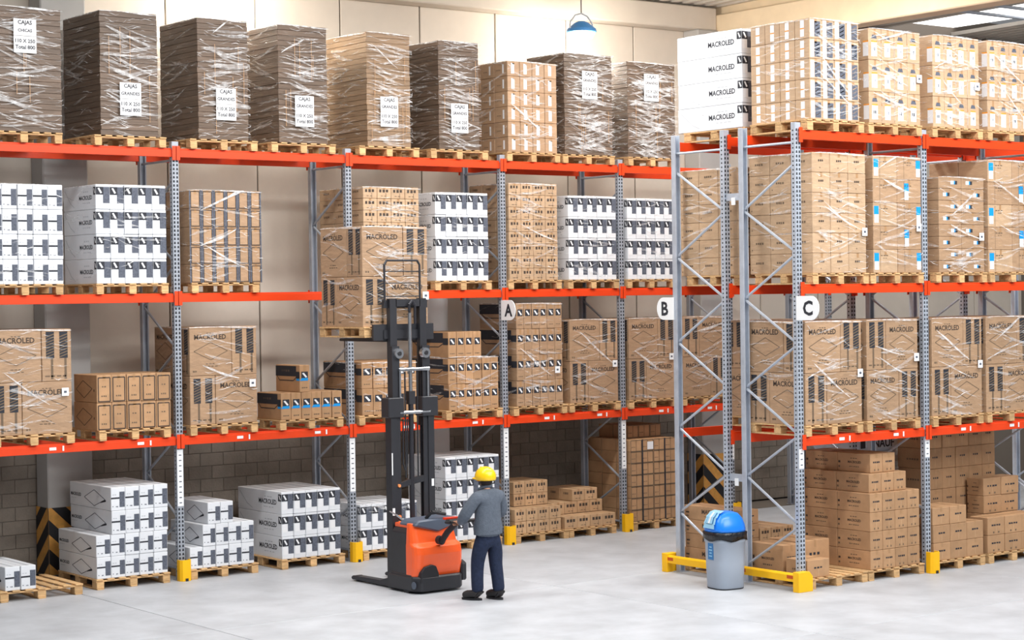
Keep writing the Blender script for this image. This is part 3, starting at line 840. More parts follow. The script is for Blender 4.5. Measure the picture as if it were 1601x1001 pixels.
# ------------------------------------------------------------------ near row facing us
blue = lambda i, k: ('LC', 'LD')[i] if k % 2 == 0 else ('LN', 'LG')[i]
YN = YCF-.08
z = H3+PH
D = 'top deck left end of near row'
pallet(12.10, YN, H3, 'under label-striped cartons, '+D); grid('C5', 11.62, YN+.02, z, .238, .28, .27, [(0, 4)]*5, 4, D, film=True); film(11.61, 12.58, YN+.01, YN+1.15, z, z+1.35, 'on label-striped cartons, '+D, 46, 51, 2)
for X0, n, D in ((12.76, 1, 'top deck, second load of near row'), (14.07, 2, 'top deck, third load of near row'), (15.25, 3, 'top deck at right edge')):
    pallet(X0+.52, YN, H3, 'under labelled cartons, '+D, 1.08); grid('LB', X0, YN+.02, z, .262 if n == 1 else .25, .5, .432, [(0, 4)]*3, 2, D, film=True)
    film(X0-.01, X0+1.03, YN+.01, YN+1.05, z, z+1.30, 'on labelled cartons, '+D, 34, 52+n, 2)
z = H2+PH
D = 'middle deck above sign C'
pallet(12.16, YN, H2, 'under tan cartons, '+D); grid('SM', 11.64, YN+.02, z, .346, .40, .27, [(0, 3)]*6, 3, D, film=True); film(11.63, 12.69, YN+.01, YN+1.2, z, z+1.62, 'on tan cartons, '+D, 36, 56, 2)
D = 'middle deck left of near second post'
pallet(13.29, YN, H2, 'under blue-labelled cartons, '+D, 1.08); grid('LC', 12.82, YN+.02, z, .49, .55, .322, [(0, 2)]*5, 2, D, film=True, kind2=blue); film(12.81, 13.81, YN+.01, YN+1.1, z, z+1.61, 'on blue-labelled cartons, '+D, 32, 57, 2)
D = 'middle deck right of near second post'
pallet(14.64, YN, H2, 'under small-labelled cartons, '+D); grid('LE', 14.17, YN+.02, z, .49, .5, .17, [(0, 2)]*8, 2, D, film=True, kind2='LF'); film(14.16, 15.16, YN+.01, YN+1.1, z, z+1.36, 'on small-labelled cartons, '+D, 38, 58, 2)
D = 'middle deck at right edge'
pallet(15.78, YN, H2, 'under blue-labelled cartons, '+D, 1.08); grid('LC', 15.24, YN+.02, z, .54, .55, .326, [(0, 2)]*5, 2, D, film=True, kind2=blue); film(15.23, 16.32, YN+.01, YN+1.1, z, z+1.63, 'on blue-labelled cartons, '+D, 32, 59, 2)
z = H1+PH
for X0, W_, m, D in ((11.47, 1.09, 1, 'lower deck below sign C'), (12.66, 1.04, 0, 'lower deck left of near second post'), (13.99, 1.08, 1, 'lower deck right of near second post'), (15.16, 1.12, 1, 'lower deck at right edge')):
    pallet(X0+W_/2, YN, H1, 'under large cartons, '+D); pinwheel(X0, YN+.02, z, W_, 1.39, m, D); film(X0, X0+W_, YN+.02, YN+.02+W_, z, z+1.39, 'on large cartons, '+D, 32, 60+int(X0), 2)
# floor level
z = PH
D = 'floor stack behind yellow end guard'
pallet(12.06, YN, 0, 'half empty behind the yellow end guard', 1.12, 1.2)
put('PLAIN', .42, .40, .24, 11.70, YN+.24, z, 0, 'single kraft carton at the front of half empty pallet behind guard', 'loose cartons behind end guard')
put('PLAIN', .56, .60, .42, 12.13, YN+.82, z, 0, 'large kraft carton behind the single carton by end guard', 'loose cartons behind end guard')
put('TX', .34, .60, .40, 11.66, YN+.80, z, 0, 'kraft carton left of the large carton by end guard', 'loose cartons behind end guard')
D = 'tall floor stack below sign C'
pallet(13.20, YN, 0, 'under the tall kraft stack below sign C', 1.15, 1.3)
grid('TX', 12.69, YN+.02, z, .252, .62, .262, [(0, 4), (0, 4), (0, 4), (0, 4), (.2, 3, .1), (.6, 2, .2)], 2, D)
D = 'low floor stack right of near second post'
pallet(14.53, YN, 0, 'under low kraft stack right of near second post', 1.1, .6); grid('PLAIN', 13.98, YN+.02, z, .36, .5, .25, [(0, 3), (0, 3), (0, 2)], 1, D)
D = 'tall shaded stack behind low stack'
pallet(15.48, YN+.72, 0, 'under tall shaded kraft stack', 1.5, .66); grid('PLAIN', 14.73, YN+.74, z, .30, .6, .30, [(0, 5)]*6, 1, D)
D = 'floor stack at right edge'
pallet(15.74, YN, 0, 'under kraft stack at right edge', 1.16, .70); grid('TX', 15.16, YN+.02, z, .38, .33, .26, [(0, 3), (0, 3)], 1, 'front of '+D)
grid('TX', 15.50, YN+.37, z, .40, .32, .26, [(0, 2)]*4, 1, 'rear of '+D)

# ------------------------------------------------------------------ double row, aisle side
z = H3+PH
D = 'top of the end frame'
pallet(12.22, YBB-.12, H3, 'under white cartons, '+D, 1.1, 1.25); grid('W1', 11.66, YBB-.10, z, .215, 1.33, .342, [(0, 5)]*4, 1, D)
film(11.66, 12.7, YBB-.10, YBF+.1, z, z+1.37, 'on white cartons, '+D, 12, 81, 0)
z = H2+PH
D = 'middle deck between signs B and C'
pallet(12.1, YBB-.12, H2, 'under tan cartons, '+D); grid('SM', 11.55, YBB-.10, z, .346, .40, .25, [(0, 3)]*6, 3, D, film=True); film(11.53, 12.6, YBB-.10, YBF+.1, z, z+1.5, 'on tan cartons, '+D, 40, 82, 1)
z = H1+PH
D = 'lower deck inside double row'
pallet(12.85, YBB-.12, H1, 'under large cartons, '+D); pinwheel(12.30, YBB-.10, z, 1.09, 1.39, 0, D); film(12.3, 13.39, YBB-.1, YBF, z, z+1.39, 'on large cartons, '+D, 14, 83)
z = PH
D = 'floor stack behind the bin'
pallet(12.06, YBB-.12, 0, 'under kraft stacks behind the bin', 1.1, 1.2); grid('TX', 11.52, YBB-.10, z, .36, 1.15, .20, [(0, 1)]*4, 1, D)
D = 'lower stack behind the bin'
grid('S', 11.90, YBB-.10, z, .22, .55, .175, [(0, 3), (0, 3), (0, 3), (0, 1, 1)], 2, D)
# white sacks glimpsed above the kraft stack
pallet(14.50, YBB+.0, 0, 'under white sacks deep in double row', 1.05)
for k in range(7):
    t = thing('white_sack', f'white sack, {layer_word(k, 7)} of pile glimpsed above the tall kraft stack', 'sack', (14.50, YBB+.5, PH+k*.24), 0, 'white sacks')
    s_ = MB(); s_.box(-.50, .50, -.48, .48, 0, .235, 'sack'); s_.build('sack_body', t, bevel=.07, smooth=False)
    vs, fs, asp = text_geo('KNAUF'); p = MB(); i = p.mi('ink')
    p.v = [(-.25+x*.55, -.486, .06+y*.55) for x, y in vs]; p.f = list(fs); p.m = [0]*len(fs)
    p.box(-.42, -.32, -.4862, -.4855, .06, .17, 'ink')
    p.build('lettering', t)

# ------------------------------------------------------------------ pallet stacker with raised load
TX0, TY0 = 7.755, -2.72       # mast middle
T = thing('pallet_stacker', 'orange and black electric pallet stacker lifting a load', 'stacker', (TX0, TY0, 0))
cw = .30
for s in (-1, 1):
    MB().prism([(s*.355, -.07), (s*.355, .07), (s*.26, .07), (s*.26, .045), (s*.32, .045), (s*.32, -.045), (s*.26, -.045), (s*.26, -.07)], 'z', .10, 2.56, 'black_plastic').build('outer_mast_channel', T)
    MB().prism([(s*.31, -.052), (s*.31, .04), (s*.19, .04), (s*.19, .02), (s*.27, .02), (s*.27, -.03), (s*.19, -.03), (s*.19, -.052)], 'z', .30, 3.30, 'black_plastic').build('middle_mast_channel', T)
    MB().prism([(s*.30, .0), (s*.30, .085), (s*.19, .085), (s*.19, .0)], 'z', 2.2, 3.95, 'black_plastic').build('inner_mast_channel', T)
    MB().box(min(s*.15, s*.41), max(s*.15, s*.41), -.10, .09, 2.33, 2.60, 'black_plastic').build('mast_bracket', T, bevel=.01)
    MB().rod((s*.22, -.10, 3.20), (s*.22, -.03, 3.20), .07, 'chrome', 16).build('chain_roller', T)
    MB().rod((s*.22, -.112, 3.20), (s*.22, -.10, 3.20), .03, 'black_matte', 12).build('roller_hub', T)
    MB().rod((s*.26 if s > 0 else -.20, -.075, 2.40), (s*.26 if s > 0 else -.20, -.075, 2.98), .014, 'chrome', 8).build('lift_chain', T)
    MB().rod((s*.10, -.04, 1.5), (s*.10, -.04, 2.95), .011, 'black_plastic', 8).build('hose', T)
MB().rod((-.22, -.078, 2.39), (.28, -.078, 2.39), .024, 'chrome').build('cross_tie', T)
MB().rod((-.22, -.078, 2.98), (.28, -.078, 2.98), .024, 'chrome').build('cross_tie', T)
MB().box(-.30, .30, -.06, .03, .28, .36, 'dark_steel').build('cross_tie', T)
MB().box(-.20, .20, .0, .05, 3.84, 3.94, 'black_plastic').build('cross_tie', T)
tie = MB(); tie.prism([(-.24, 1.36), (.24, 1.44), (.24, 1.52), (.05, 1.50), (-.24, 1.42)], 'y', -.05, .0, 'black_plastic'); tie.build('cross_tie', T)
MB().rod((0, -.03, .35), (0, -.03, 2.55), .036, 'dark_steel', 12).build('lift_cylinder', T)
MB().rod((0, -.03, 2.55), (0, -.03, 3.75), .026, 'chrome', 12).build('lift_rod', T)
MB().box(-.05, .05, -.07, .01, 2.50, 2.68, 'black_plastic').build('cylinder_head', T)
MB().path([(-.13, -.03, 2.3), (-.14, -.03, 1.70), (-.11, -.04, 1.60), (-.07, -.03, 1.70), (-.06, -.03, 2.3)], .011, 'black_plastic').build('hose', T)
MB().path([(0, -.03, 3.75), (-.02, -.05, 3.86), (.03, -.05, 3.92), (.08, -.04, 3.86), (.09, -.03, 3.6)], .020, 'dark_steel').build('hose', T)
# carriage and load backrest
car = MB(); car.box(-.36, .36, .06, .11, 3.40, 3.52, 'black_plastic'); car.box(-.36, .36, .06, .11, 3.82, 3.93, 'black_plastic'); car.build('carriage_plate', T)
MB().box(-.52, .47, .08, .12, 3.38, 3.60, 'black_plastic').build('carriage_plate', T)
zt = 4.47
cage = [(-.37, .02, 3.90), (-.37, .02, zt-.06), (-.33, .02, zt), (.17, .02, zt), (.21, .02, zt-.06), (.21, .02, 3.90)]
MB().path(cage, .016, 'black_plastic').build('load_backrest', T)
for zz in (3.98, 4.16, 4.32): MB().rod((-.37, .02, zz), (.21, .02, zz), .008, 'black_plastic').build('backrest_bar', T)
for x in (-.27, .27):
    MB().prism([(.10, 3.36), (.10, 3.42), (1.20, 3.40), (1.22, 3.375), (1.20, 3.36)], 'x', x-.085, x+.085, 'black_plastic').build('fork', T)
# support legs on the floor
for s in (-1, 1):
    MB().prism([(-.30, .02), (-.30, .15), (.05, .15), (.30, .085), (.98, .075), (1.02, .05), (1.0, .02)], 'x', s*.28-.065, s*.28+.065, 'dark_steel').build('support_leg', T, bevel=.008)
    MB().rod((s*.28-.04, .90, .042), (s*.28+.04, .90, .042), .042, 'black_plastic', 14).build('load_wheel', T)
# chassis and hood: local y from -.10 back to -.72
ch = MB(); ch.prism([(-.42, -.02), (-.42, -.62), (-.34, -.74), (.30, -.74), (.40, -.62), (.40, -.02)], 'z', .03, .23, 'black_plastic'); ch.build('chassis_skirt', T, bevel=.02)
bb = MB(); bb.box(-.405, .38, -.60, -.06, .2, .27, 'black_plastic'); bb.build('bumper', T, bevel=.03)
# battery cover, dark, next to the mast
bt = MB(); bt.prism([(-.39, .22), (-.39, .80), (-.35, .86), (.35, .86), (.39, .80), (.39, .22)], 'y', -.45, -.10, 'black_plastic'); bt.build('battery_cover', T, bevel=.012)
MB().box(-.34, .33, -.46, -.10, .855, .915, 'truck_orange').build('top_panel', T, bevel=.01)
# orange hood made of stacked rounded sections
hood = MB(); secs = []
def section(z, x0, x1, yf_, yb, rr):
    pts = []
    for cx_, cy_, a0 in ((x1-rr, yb+rr, -90), (x1-.02, yf_-.02, 0), (x0+.02, yf_-.02, 90), (x0+rr, yb+rr, 180)):
        r_ = rr if a0 in (-90, 180) else .02
        for k in range(5):
            a = math.radians(a0+k*22.5); pts.append((cx_+math.cos(a)*r_, cy_+math.sin(a)*r_, z))
    return pts
for z_, x0, x1, yb, rr in ((.20, -.40, .385, -.66, .10), (.34, -.40, .39, -.70, .11), (.52, -.40, .39, -.715, .12), (.62, -.40, .385, -.70, .12), (.665, -.395, .36, -.62, .10), (.78, -.39, .345, -.585, .09), (.93, -.38, .335, -.55, .08)):
    secs.append(section(z_, x0, x1, -.44, yb, rr))
n_ = len(secs[0]); i_ = hood.mi('truck_orange')
for s_ in secs: hood.v += s_
for j in range(len(secs)-1):
    for k in range(n_):
        hood.f.append((j*n_+k, j*n_+(k+1) % n_, (j+1)*n_+(k+1) % n_, (j+1)*n_+k)); hood.m.append(i_)
hood.f.append(tuple((len(secs)-1)*n_+k for k in range(n_))); hood.m.append(i_)
hood.build('hood', T, bevel=.008)
# wheel arch and side bumper pads
MB().prism([(-.36, .15), (-.34, .29), (-.29, .36), (-.17, .385), (-.10, .36), (-.06, .26), (-.05, .15)], 'y', -.735, -.55, 'black_matte').build('wheel_arch', T, bevel=.008)
MB().prism([(-.70, .12), (-.70, .36), (-.60, .40), (-.50, .34), (-.50, .12)], 'x', .34, .43, 'black_plastic').build('bumper_pad', T, bevel=.02)
MB().rod((-.40, -.46, .11), (-.30, -.46, .11), .11, 'black_matte', 18).build('drive_wheel', T)
MB().rod((-.425, -.66, .12), (-.415, -.66, .12), .05, 'slate_plastic', 16).build('skirt_cap', T)
# slate tray on top
tr = MB()
tr.prism([(-.36, .90), (-.30, .97), (.32, .99), (.36, .92), (.36, .90), (.02, .80), (-.12, .84)], 'y', -.62, -.22, 'slate_plastic')
tr.build('top_tray', T, bevel=.02)
MB().path([(-.30, -.25, .95), (-.36, -.18, 1.02), (-.38, -.05, 1.06)], .012, 'chrome').build('hand_rail', T)
for zz in (1.40, .98, .90): MB().rod((-.24, -.09, zz), (-.24, -.06, zz), .022, 'amber', 10).build('bolt_cap', T)
MB().box(-.35, -.31, -.0725, -.0705, 1.0, 1.10, 'label_white').build('warning_label', T)
MB().box(.30, .34, -.0725, -.0705, 1.36, 1.46, 'label_white').build('warning_label', T)
MB().box(-.352, -.335, -.0725, -.0705, 1.55, 1.85, 'label_white').build('warning_label', T)
# tiller
MB().rod((-.02, -.68, .70), (-.02, -.76, .70), .06, 'black_matte', 14).build('tiller_pivot', T)
MB().path([(-.02, -.74, .68), (0, -.86, .82), (.02, -1.06, .97)], .042, 'black_matte', 10).build('tiller_arm', T)
th = MB(); th.box(-.16, .18, -1.13, -1.03, .955, 1.015, 'black_matte'); th.build('tiller_head', T, bevel=.015)
MB().path([(-.16, -1.08, .985), (-.22, -1.14, .99), (-.20, -1.22, .995), (.20, -1.24, .995), (.24, -1.16, .99), (.18, -1.08, .985)], .018, 'black_matte', 8).build('handle_bar', T)
MB().rod((.20, -1.24, .995), (.23, -1.18, .993), .022, 'red_paint', 10).build('control_button', T)
MB().box(-.12, .10, -.98, -.92, 1.00, 1.03, 'red_paint').build('control_button', T, bevel=.006)
MB().path([(-.10, -.50, .98), (-.06, -.58, 1.07), (.14, -.62, 1.03)], .024, 'black_matte', 8).build('grab_handle', T)

# raised load
zf = 3.42
pallet(7.70, -2.53, zf, 'on the raised forks of the stacker', 1.1, 1.15)
D = 'raised by the stacker'
pinwheel(7.16, -2.50, zf+PH, 1.08, 1.38, 1, D)
film(7.16, 8.24, -2.50, -1.42, zf+PH, zf+PH+1.38, 'on the raised load of large cartons', 40, 91, 2)

# ------------------------------------------------------------------ worker
def skin_mesh(name, verts, edges, radii, root, m, sub=2, flat=None):
    me = bpy.data.meshes.new(name); me.from_pydata(verts, edges, [])
    o = bpy.data.objects.new(name, me); COL.objects.link(o)
    md = o.modifiers.new('s', 'SKIN'); md.use_smooth_shade = True; md.branch_smoothing = .4
    sk_ = me.skin_vertices[0].data
    for i, r in enumerate(radii):
        sk_[i].radius = r if isinstance(r, tuple) else (r, r)
        sk_[i].use_root = i == root
    sb = o.modifiers.new('u', 'SUBSURF'); sb.levels = sub; sb.render_levels = sub
    dg = bpy.context.evaluated_depsgraph_get()
    out = bpy.data.meshes.new_from_object(o.evaluated_get(dg))
    out.name = name
    out.materials.clear(); out.materials.append(M[m])
    for p in out.polygons: p.use_smooth = True
    bpy.data.objects.remove(o); bpy.data.meshes.remove(me)
    return out
def trim_end(me, test, cx_, cy_, rx, ry):
    # pull an open garment end back to a clean round opening
    for v_ in me.vertices:
        if test(v_.co):
            dx, dy = (v_.co.x-cx_)/rx, (v_.co.y-cy_)/ry
            l_ = math.hypot(dx, dy)
            if l_ > 1: v_.co.x = cx_+dx/l_*rx; v_.co.y = cy_+dy/l_*ry
    return me
def chain(defs):
    V = []; E_ = []; R_ = []; idx = {}
    for nm, par, co, r in defs:
        idx[nm] = len(V); V.append(co); R_.append(r)
        if par: E_.append((idx[par], idx[nm]))
    return V, E_, R_, idx
PX, PY = 7.82, -4.40
# local axes: x right, y forward (towards the stacker), z up
J = dict(pel=(0, 0, .90), wai=(0, .0, 1.05), che=(0, .0, 1.24), nkb=(0, .0, 1.42), nk=(-.005, .02, 1.47), hd0=(-.01, .03, 1.53), hd1=(-.01, .03, 1.64),
         shl=(-.17, -.01, 1.37), ell=(-.33, .08, 1.10), wrl=(-.20, .33, 1.0), shr=(.17, -.01, 1.37), elr=(.28, .04, 1.12), wrr=(.17, .29, 1.0),
         hpl=(-.095, 0, .86), knl=(-.11, .09, .48), anl=(-.12, .08, .10), hpr=(.095, -.01, .86), knr=(.115, -.01, .48), anr=(.12, -.07, .10))
body_defs = [('pel', None, J['pel'], (.13, .10)), ('wai', 'pel', J['wai'], (.13, .10)), ('che', 'wai', J['che'], (.15, .11)), ('nkb', 'che', J['nkb'], (.08, .075)), ('nk', 'nkb', J['nk'], .056),
             ('hd0', 'nk', J['hd0'], (.068, .085)), ('hd1', 'hd0', J['hd1'], (.072, .09)),
             ('shl', 'che', J['shl'], .065), ('ell', 'shl', J['ell'], .044), ('wrl', 'ell', J['wrl'], .030), ('shr', 'che', J['shr'], .065), ('elr', 'shr', J['elr'], .044), ('wrr', 'elr', J['wrr'], .030),
             ('hpl', 'pel', J['hpl'], .085), ('knl', 'hpl', J['knl'], .058), ('anl', 'knl', J['anl'], .042), ('hpr', 'pel', J['hpr'], .085), ('knr', 'hpr', J['knr'], .058), ('anr', 'knr', J['anr'], .042)]
# hands with palm, four fingers and thumb closed round the handle
for sd, wr, sx_ in (('l', J['wrl'], -1), ('r', J['wrr'], 1)):
    wx, wy, wz = wr
    tx = wx - sx_*.02; ty = wy+.075; tz = wz-.005
    body_defs.append((sd+'palm', 'wr'+sd, (tx, ty, tz), (.034, .022)))
    for k in range(4):
        ox = (-.030+.020*k)
        ln = (.030, .036, .034, .026)[k]
        b0 = (tx+ox, ty+.030, tz+.012); b1 = (tx+ox, ty+.030+ln, tz+.006); b2 = (tx+ox, ty+.034+ln, tz-.030); b3 = (tx+ox, ty+.012+ln, tz-.045)
        body_defs += [(f'{sd}f{k}a', sd+'palm', b0, .0095), (f'{sd}f{k}b', f'{sd}f{k}a', b1, .009), (f'{sd}f{k}c', f'{sd}f{k}b', b2, .0085), (f'{sd}f{k}d', f'{sd}f{k}c', b3, .008)]
    body_defs += [(sd+'t0', sd+'palm', (tx-sx_*.035, ty+.01, tz-.012), .011), (sd+'t1', sd+'t0', (tx-sx_*.045, ty+.04, tz-.03), .010), (sd+'t2', sd+'t1', (tx-sx_*.035, ty+.06, tz-.045), .0085)]
V, E_, R_, ix = chain(body_defs)
person = link('person', skin_mesh('person', V, E_, R_, 0, 'skin'), None, (PX, PY, 0), math.radians(2))
tag(person, 'person in yellow helmet, grey fleece and dark jeans holding the stacker handle', 'person')
# face: nose, ears, eyes, mouth on the turned head
hx, hy, hz = J['hd1']
def ell(cx_, cy_, cz_, rx, ry, rz_, m, name, parent, n=14, rows=8, zmin=-1.0):
    mb = MB(); base = []; i = mb.mi(m)
    for a in range(rows+1):
        ph = math.asin(max(-1, min(1, zmin)))+(math.pi/2-math.asin(max(-1, min(1, zmin))))*a/rows
        for k in range(n):
            t = 2*math.pi*k/n; mb.v.append((cx_+math.cos(t)*math.cos(ph)*rx, cy_+math.sin(t)*math.cos(ph)*ry, cz_+math.sin(ph)*rz_))
    for a in range(rows):
        for k in range(n): mb.f.append((a*n+k, a*n+(k+1) % n, (a+1)*n+(k+1) % n, (a+1)*n+k)); mb.m.append(i)
    mb.f.append(tuple(range(n-1, -1, -1))); mb.m.append(i)
    return mb.build(name, parent, smooth=True)
ell(hx-.03, hy+.112, 1.585, .014, .022, .022, 'skin', 'nose', person)
for s in (-1, 1):
    ell(hx+s*.083, hy+.0, 1.585, .012, .022, .032, 'skin', 'ear', person)
    ell(hx-.03+s*.03, hy+.098, 1.605, .010, .008, .007, 'hair', 'eye', person)
ell(hx-.028, hy+.104, 1.548, .022, .008, .005, 'red_mark', 'mouth', person)
ell(hx, hy-.022, 1.565, .088, .092, .085, 'hair', 'hair', person, zmin=-.9)
# helmet with brim
hm = ell(hx, hy-.01, 1.61, .132, .155, .135, 'helmet', 'helmet', person, n=24, rows=10, zmin=-.32)
mbz = MB(); mbz.lathe([(.118, 1.585), (.132, 1.580), (.132, 1.588), (.118, 1.597)], 'helmet', 28, (hx-.005, hy+.045), .95, 1.16); mbz.build('helmet_brim', hm, smooth=True)
MB().rod((hx, hy-.10, 1.715), (hx, hy+.09, 1.722), .016, 'helmet', 10).build('helmet_ridge', hm)
# fleece jacket
jd = [('wai', None, (0, .0, 1.04), (.205, .150)), ('hem', 'wai', (0, -.005, .92), (.200, .152)), ('hem2', 'hem', (0, -.005, .80), (.192, .146)), ('che', 'wai', (0, -.005, 1.24), (.225, .160)), ('up', 'che', (0, -.01, 1.37), (.175, .125)), ('col', 'up', (-.004, .005, 1.455), (.084, .084)), ('col2', 'col', (-.005, .012, 1.52), (.078, .080)),
      ('shl', 'up', (-.185, -.015, 1.36), .098), ('ml', 'shl', (-.275, .03, 1.22), .088), ('ell', 'ml', J['ell'], .084), ('fl', 'ell', (-.27, .20, 1.045), .070), ('wrl', 'fl', (-.205, .315, 1.003), .046),
      ('shr', 'up', (.185, -.015, 1.36), .098), ('mr', 'shr', (.245, .01, 1.24), .088), ('elr', 'mr', J['elr'], .080), ('fr', 'elr', (.225, .17, 1.055), .058), ('wrr', 'fr', (.175, .275, 1.003), .045)]
V, E_, R_, ix = chain(jd)
jm = skin_mesh('fleece_jacket', V, E_, R_, 0, 'fleece')
trim_end(jm, lambda c: c.z < .93 and abs(c.x) < .4, 0, -.005, .205, .155)
trim_end(jm, lambda c: c.z > 1.47, -.005, .012, .082, .086)
jk = link('fleece_jacket', jm, person)
# jeans
td = [('pel', None, (0, 0, .86), (.175, .14)), ('wb', 'pel', (0, 0, .95), (.150, .12)), ('hpl', 'pel', (-.105, .0, .76), (.120, .124)), ('tl', 'hpl', (-.115, .045, .62), .108), ('knl', 'tl', J['knl'], .094), ('cl', 'knl', (-.12, .085, .30), .088), ('anl', 'cl', (-.12, .075, .085), .084),
      ('hpr', 'pel', (.105, -.01, .76), (.120, .124)), ('tr', 'hpr', (.118, -.005, .62), .108), ('knr', 'tr', J['knr'], .094), ('cr', 'knr', (.12, -.04, .30), .088), ('anr', 'cr', (.12, -.07, .085), .084)]
V, E_, R_, ix = chain(td)
tm = skin_mesh('jeans', V, E_, R_, 0, 'denim')
trim_end(tm, lambda c: c.z < .16 and c.x < 0, -.12, .075, .086, .09)
trim_end(tm, lambda c: c.z < .16 and c.x > 0, .12, -.07, .086, .09)
jn = link('jeans', tm, person)
# boots
for (ax, ay, az), tw in ((J['anl'], .42), (J['anr'], .10)):
    bd = [('a', None, (0, 0, .13), .075), ('h', 'a', (0, -.045, .070), (.070, .066)), ('m', 'a', (0, .07, .080), (.070, .070)), ('b', 'm', (0, .16, .062), (.070, .056)), ('t', 'b', (0, .22, .050), (.056, .046))]
    V, E_, R_, ix = chain(bd)
    bm_e = skin_mesh('boot', V, E_, R_, 0, 'boot')
    trim_end(bm_e, lambda c: True, 0, .08, .072, .175)
    trim_end(bm_e, lambda c: c.z > .12, 0, 0, .07, .075)
    for v_ in bm_e.vertices: v_.co.z = max(v_.co.z, .004)
    b_ = link('boot', bm_e, person, (ax, ay, 0.004), tw)
    pts = []
    for k in range(20):
        t = 2*math.pi*k/20; pts.append((.058*math.cos(t), .085+.150*math.sin(t)))
    MB().prism(pts, 'z', -.004, .022, 'black_matte').build('sole', b_)

# ------------------------------------------------------------------ waste bin
B = thing('waste_bin', 'grey waste bin with blue swing lid and black liner', 'bin', (10.80, -5.72, 0), math.radians(-8))
def rounded_rings(prof, m, name, n=40, p=3.2, parent=B, cap=True):
    mb = MB(); i = mb.mi(m)
    for a, b, z_ in prof:
        for k in range(n):
            t = 2*math.pi*k/n; c, s = math.cos(t), math.sin(t)
            mb.v.append((math.copysign(abs(c)**(2/p), c)*a, math.copysign(abs(s)**(2/p), s)*b, z_))
    for j in range(len(prof)-1):
        for k in range(n): mb.f.append((j*n+k, j*n+(k+1) % n, (j+1)*n+(k+1) % n, (j+1)*n+k)); mb.m.append(i)
    mb.f.append(tuple(range(n-1, -1, -1))); mb.m.append(i)
    mb.f.append(tuple((len(prof)-1)*n+k for k in range(n))); mb.m.append(i)
    return mb.build(name, parent, smooth=False, bevel=0)
def smooth(o):
    for p_ in o.data.polygons: p_.use_smooth = len(p_.vertices) == 4
    return o
smooth(rounded_rings([(.205, .205, .0), (.215, .215, .012), (.228, .228, .35), (.236, .236, .62), (.246, .246, .63), (.246, .246, .70)], 'bin_grey', 'bin_body'))
smooth(rounded_rings([(.212, .212, .004), (.218, .218, .018)], 'black_matte', 'base_rim'))
rb = smooth(rounded_rings([(.250, .250, .665), (.262, .262, .66), (.258, .258, .72), (.262, .262, .765), (.240, .240, .77)], 'bag_black', 'bin_liner'))
for v_ in rb.data.vertices:
    a_ = math.atan2(v_.co.y, v_.co.x); k_ = 1+.02*math.sin(a_*9)+.012*math.sin(a_*17+1)
    v_.co.x *= k_; v_.co.y *= k_
    if v_.co.z < .69: v_.co.z += .02*math.sin(a_*5+1)
lid = smooth(rounded_rings([(.250, .250, .765), (.254, .254, .80), (.246, .240, .86), (.215, .205, .95), (.165, .150, 1.01), (.09, .085, 1.035)], 'bin_blue', 'lid', p=2.8))
# pale swing flap across the front of the dome
fp = MB(); i = fp.mi('bin_lightblue')
rows = [(-.262, .815), (-.248, .875), (-.212, .960), (-.155, 1.020), (-.08, 1.046)]
def flap_quad(u0, u1, e, m, lo=0, hi=4):
    for (x_a, z_a), (x_b, z_b) in list(zip(rows, rows[1:]))[lo:hi]:
        fp.face([(x_a-e, u1, z_a+e), (x_a-e, u0, z_a+e), (x_b-e, u0*.85, z_b+e), (x_b-e, u1*.85, z_b+e)], m)
flap_quad(-.13, .13, .004, 'bin_lightblue'); flap_quad(-.085, .085, .008, 'sign_blue', 1, 3); flap_quad(-.07, .07, .011, 'bin_lightblue', 1, 3); flap_quad(-.02, .02, .014, 'paper', 1, 3)
fp.build('swing_flap', lid)
lb = MB(); lb.box(-.237, -.232, -.06, .06, .40, .62, 'sign_blue')
for k in range(4): lb.box(-.2385, -.2372, -.035+.008*(k % 2), .035-.012*(k % 2), .44+k*.04, .455+k*.04, 'bin_lightblue')
lbo = lb.build('bin_label', B); lbo['label'] = 'blue label with pale lettering'

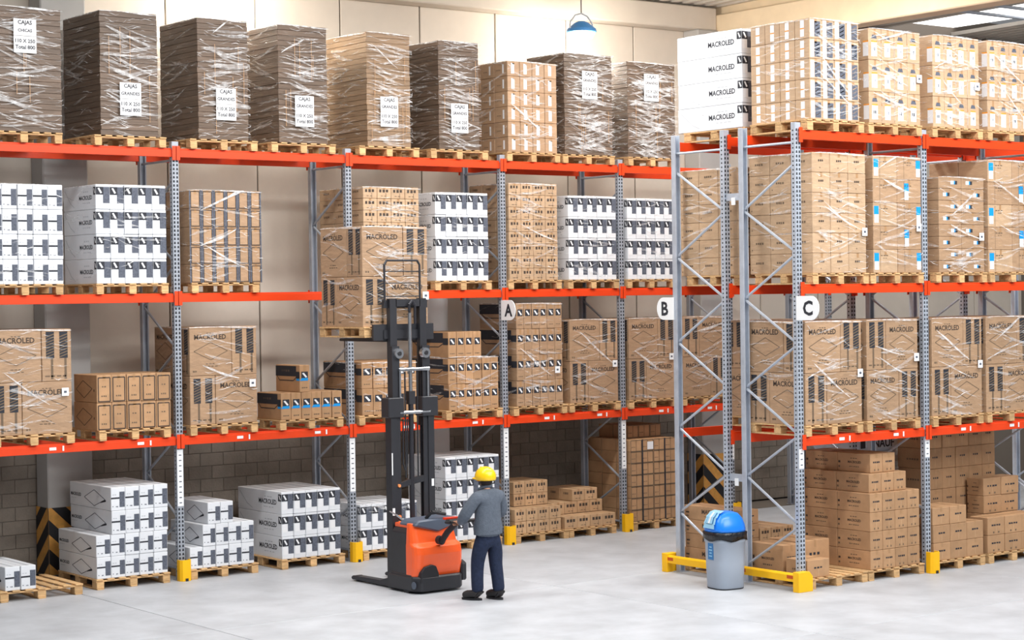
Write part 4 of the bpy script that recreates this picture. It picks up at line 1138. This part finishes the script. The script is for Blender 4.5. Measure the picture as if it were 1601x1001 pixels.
# ------------------------------------------------------------------ high bay lamps
def high_bay(x, y, z, label, power):
    t = thing('high_bay_lamp', label, 'lamp', (x, y, z), 0, 'hanging high bay lamps')
    MB().lathe([(.07, .16), (.13, .13), (.25, .03), (.26, -.02), (.24, -.03)], 'sign_blue', 24).build('housing', t)
    MB().lathe([(.10, -.16), (.19, -.12), (.235, -.03)], 'lamp_glow', 24).build('lens', t)
    MB().path([(-.25, 0, .03), (-.24, 0, .14), (-.13, 0, .26), (0, 0, .30), (.13, 0, .26), (.24, 0, .14), (.25, 0, .03)], .014, 'grey_steel', 8).build('bracket', t)
    MB().rod((0, 0, .30), (0, 0, 9.25-z), .01, 'dark_steel').build('cable', t)
    d = bpy.data.lights.new('high_bay_light', 'POINT'); d.shadow_soft_size = .2; d.energy = power; d.color = (1.0, .93, .82)
    o = bpy.data.objects.new('high_bay_light', d); COL.objects.link(o); o.parent = t; o.location = (0, 0, -.40)
high_bay(13.84, .90, 8.46, 'glowing high bay lamp hanging above the wide wrapped cardboard stack', 120)
high_bay(7.30, .90, 8.92, 'high bay lamp above the third cardboard stack near the wall', 130)
high_bay(14.9, -2.3, 8.92, 'high bay lamp under the roof near the end frame', 110)

# small white shipping labels stuck on wrapped loads
for x, y, zz, d in ((3.90, YF, H1+.65, 'large cartons at far left, lower deck'), (6.80, YF, H1+.66, 'large cartons right of second post, lower deck'), (13.66, YF, H1+.72, 'large cartons left of fifth post'),
                    (14.92, YF, H1+.80, 'large cartons below sign B'), (12.44, YF, H1+.66, 'dark-banded cartons below sign A'), (12.50, YN+.02, H1+.76, 'large cartons below sign C'),
                    (13.64, YN+.02, H1+.94, 'large cartons left of near second post'), (15.0, YN+.02, H1+.80, 'large cartons right of near second post'),
                    (12.62, YN+.02, H2+.65, 'tan cartons above sign C'), (13.72, YN+.02, H2+.72, 'blue-labelled cartons by near second post'), (15.06, YN+.02, H2+.60, 'small-labelled cartons'),
                    (13.76, YN+.02, H3+.74, 'second load, top deck of near row'), (15.0, YN+.02, H3+.70, 'third load, top deck of near row'), (8.17, -2.52, 3.93, 'raised load on the stacker')):
    o = MB().box(-.05, .05, -.003, 0, 0, .11, 'label_white').build('shipping_label', None, (x, y-.024, zz))
    tag(o, f'small white label on {d}', 'label', 'white shipping labels')
    p = MB(); p.box(-.02, .02, -.0042, -.0032, .04, .07, 'ink_grey'); p.build('print', o)
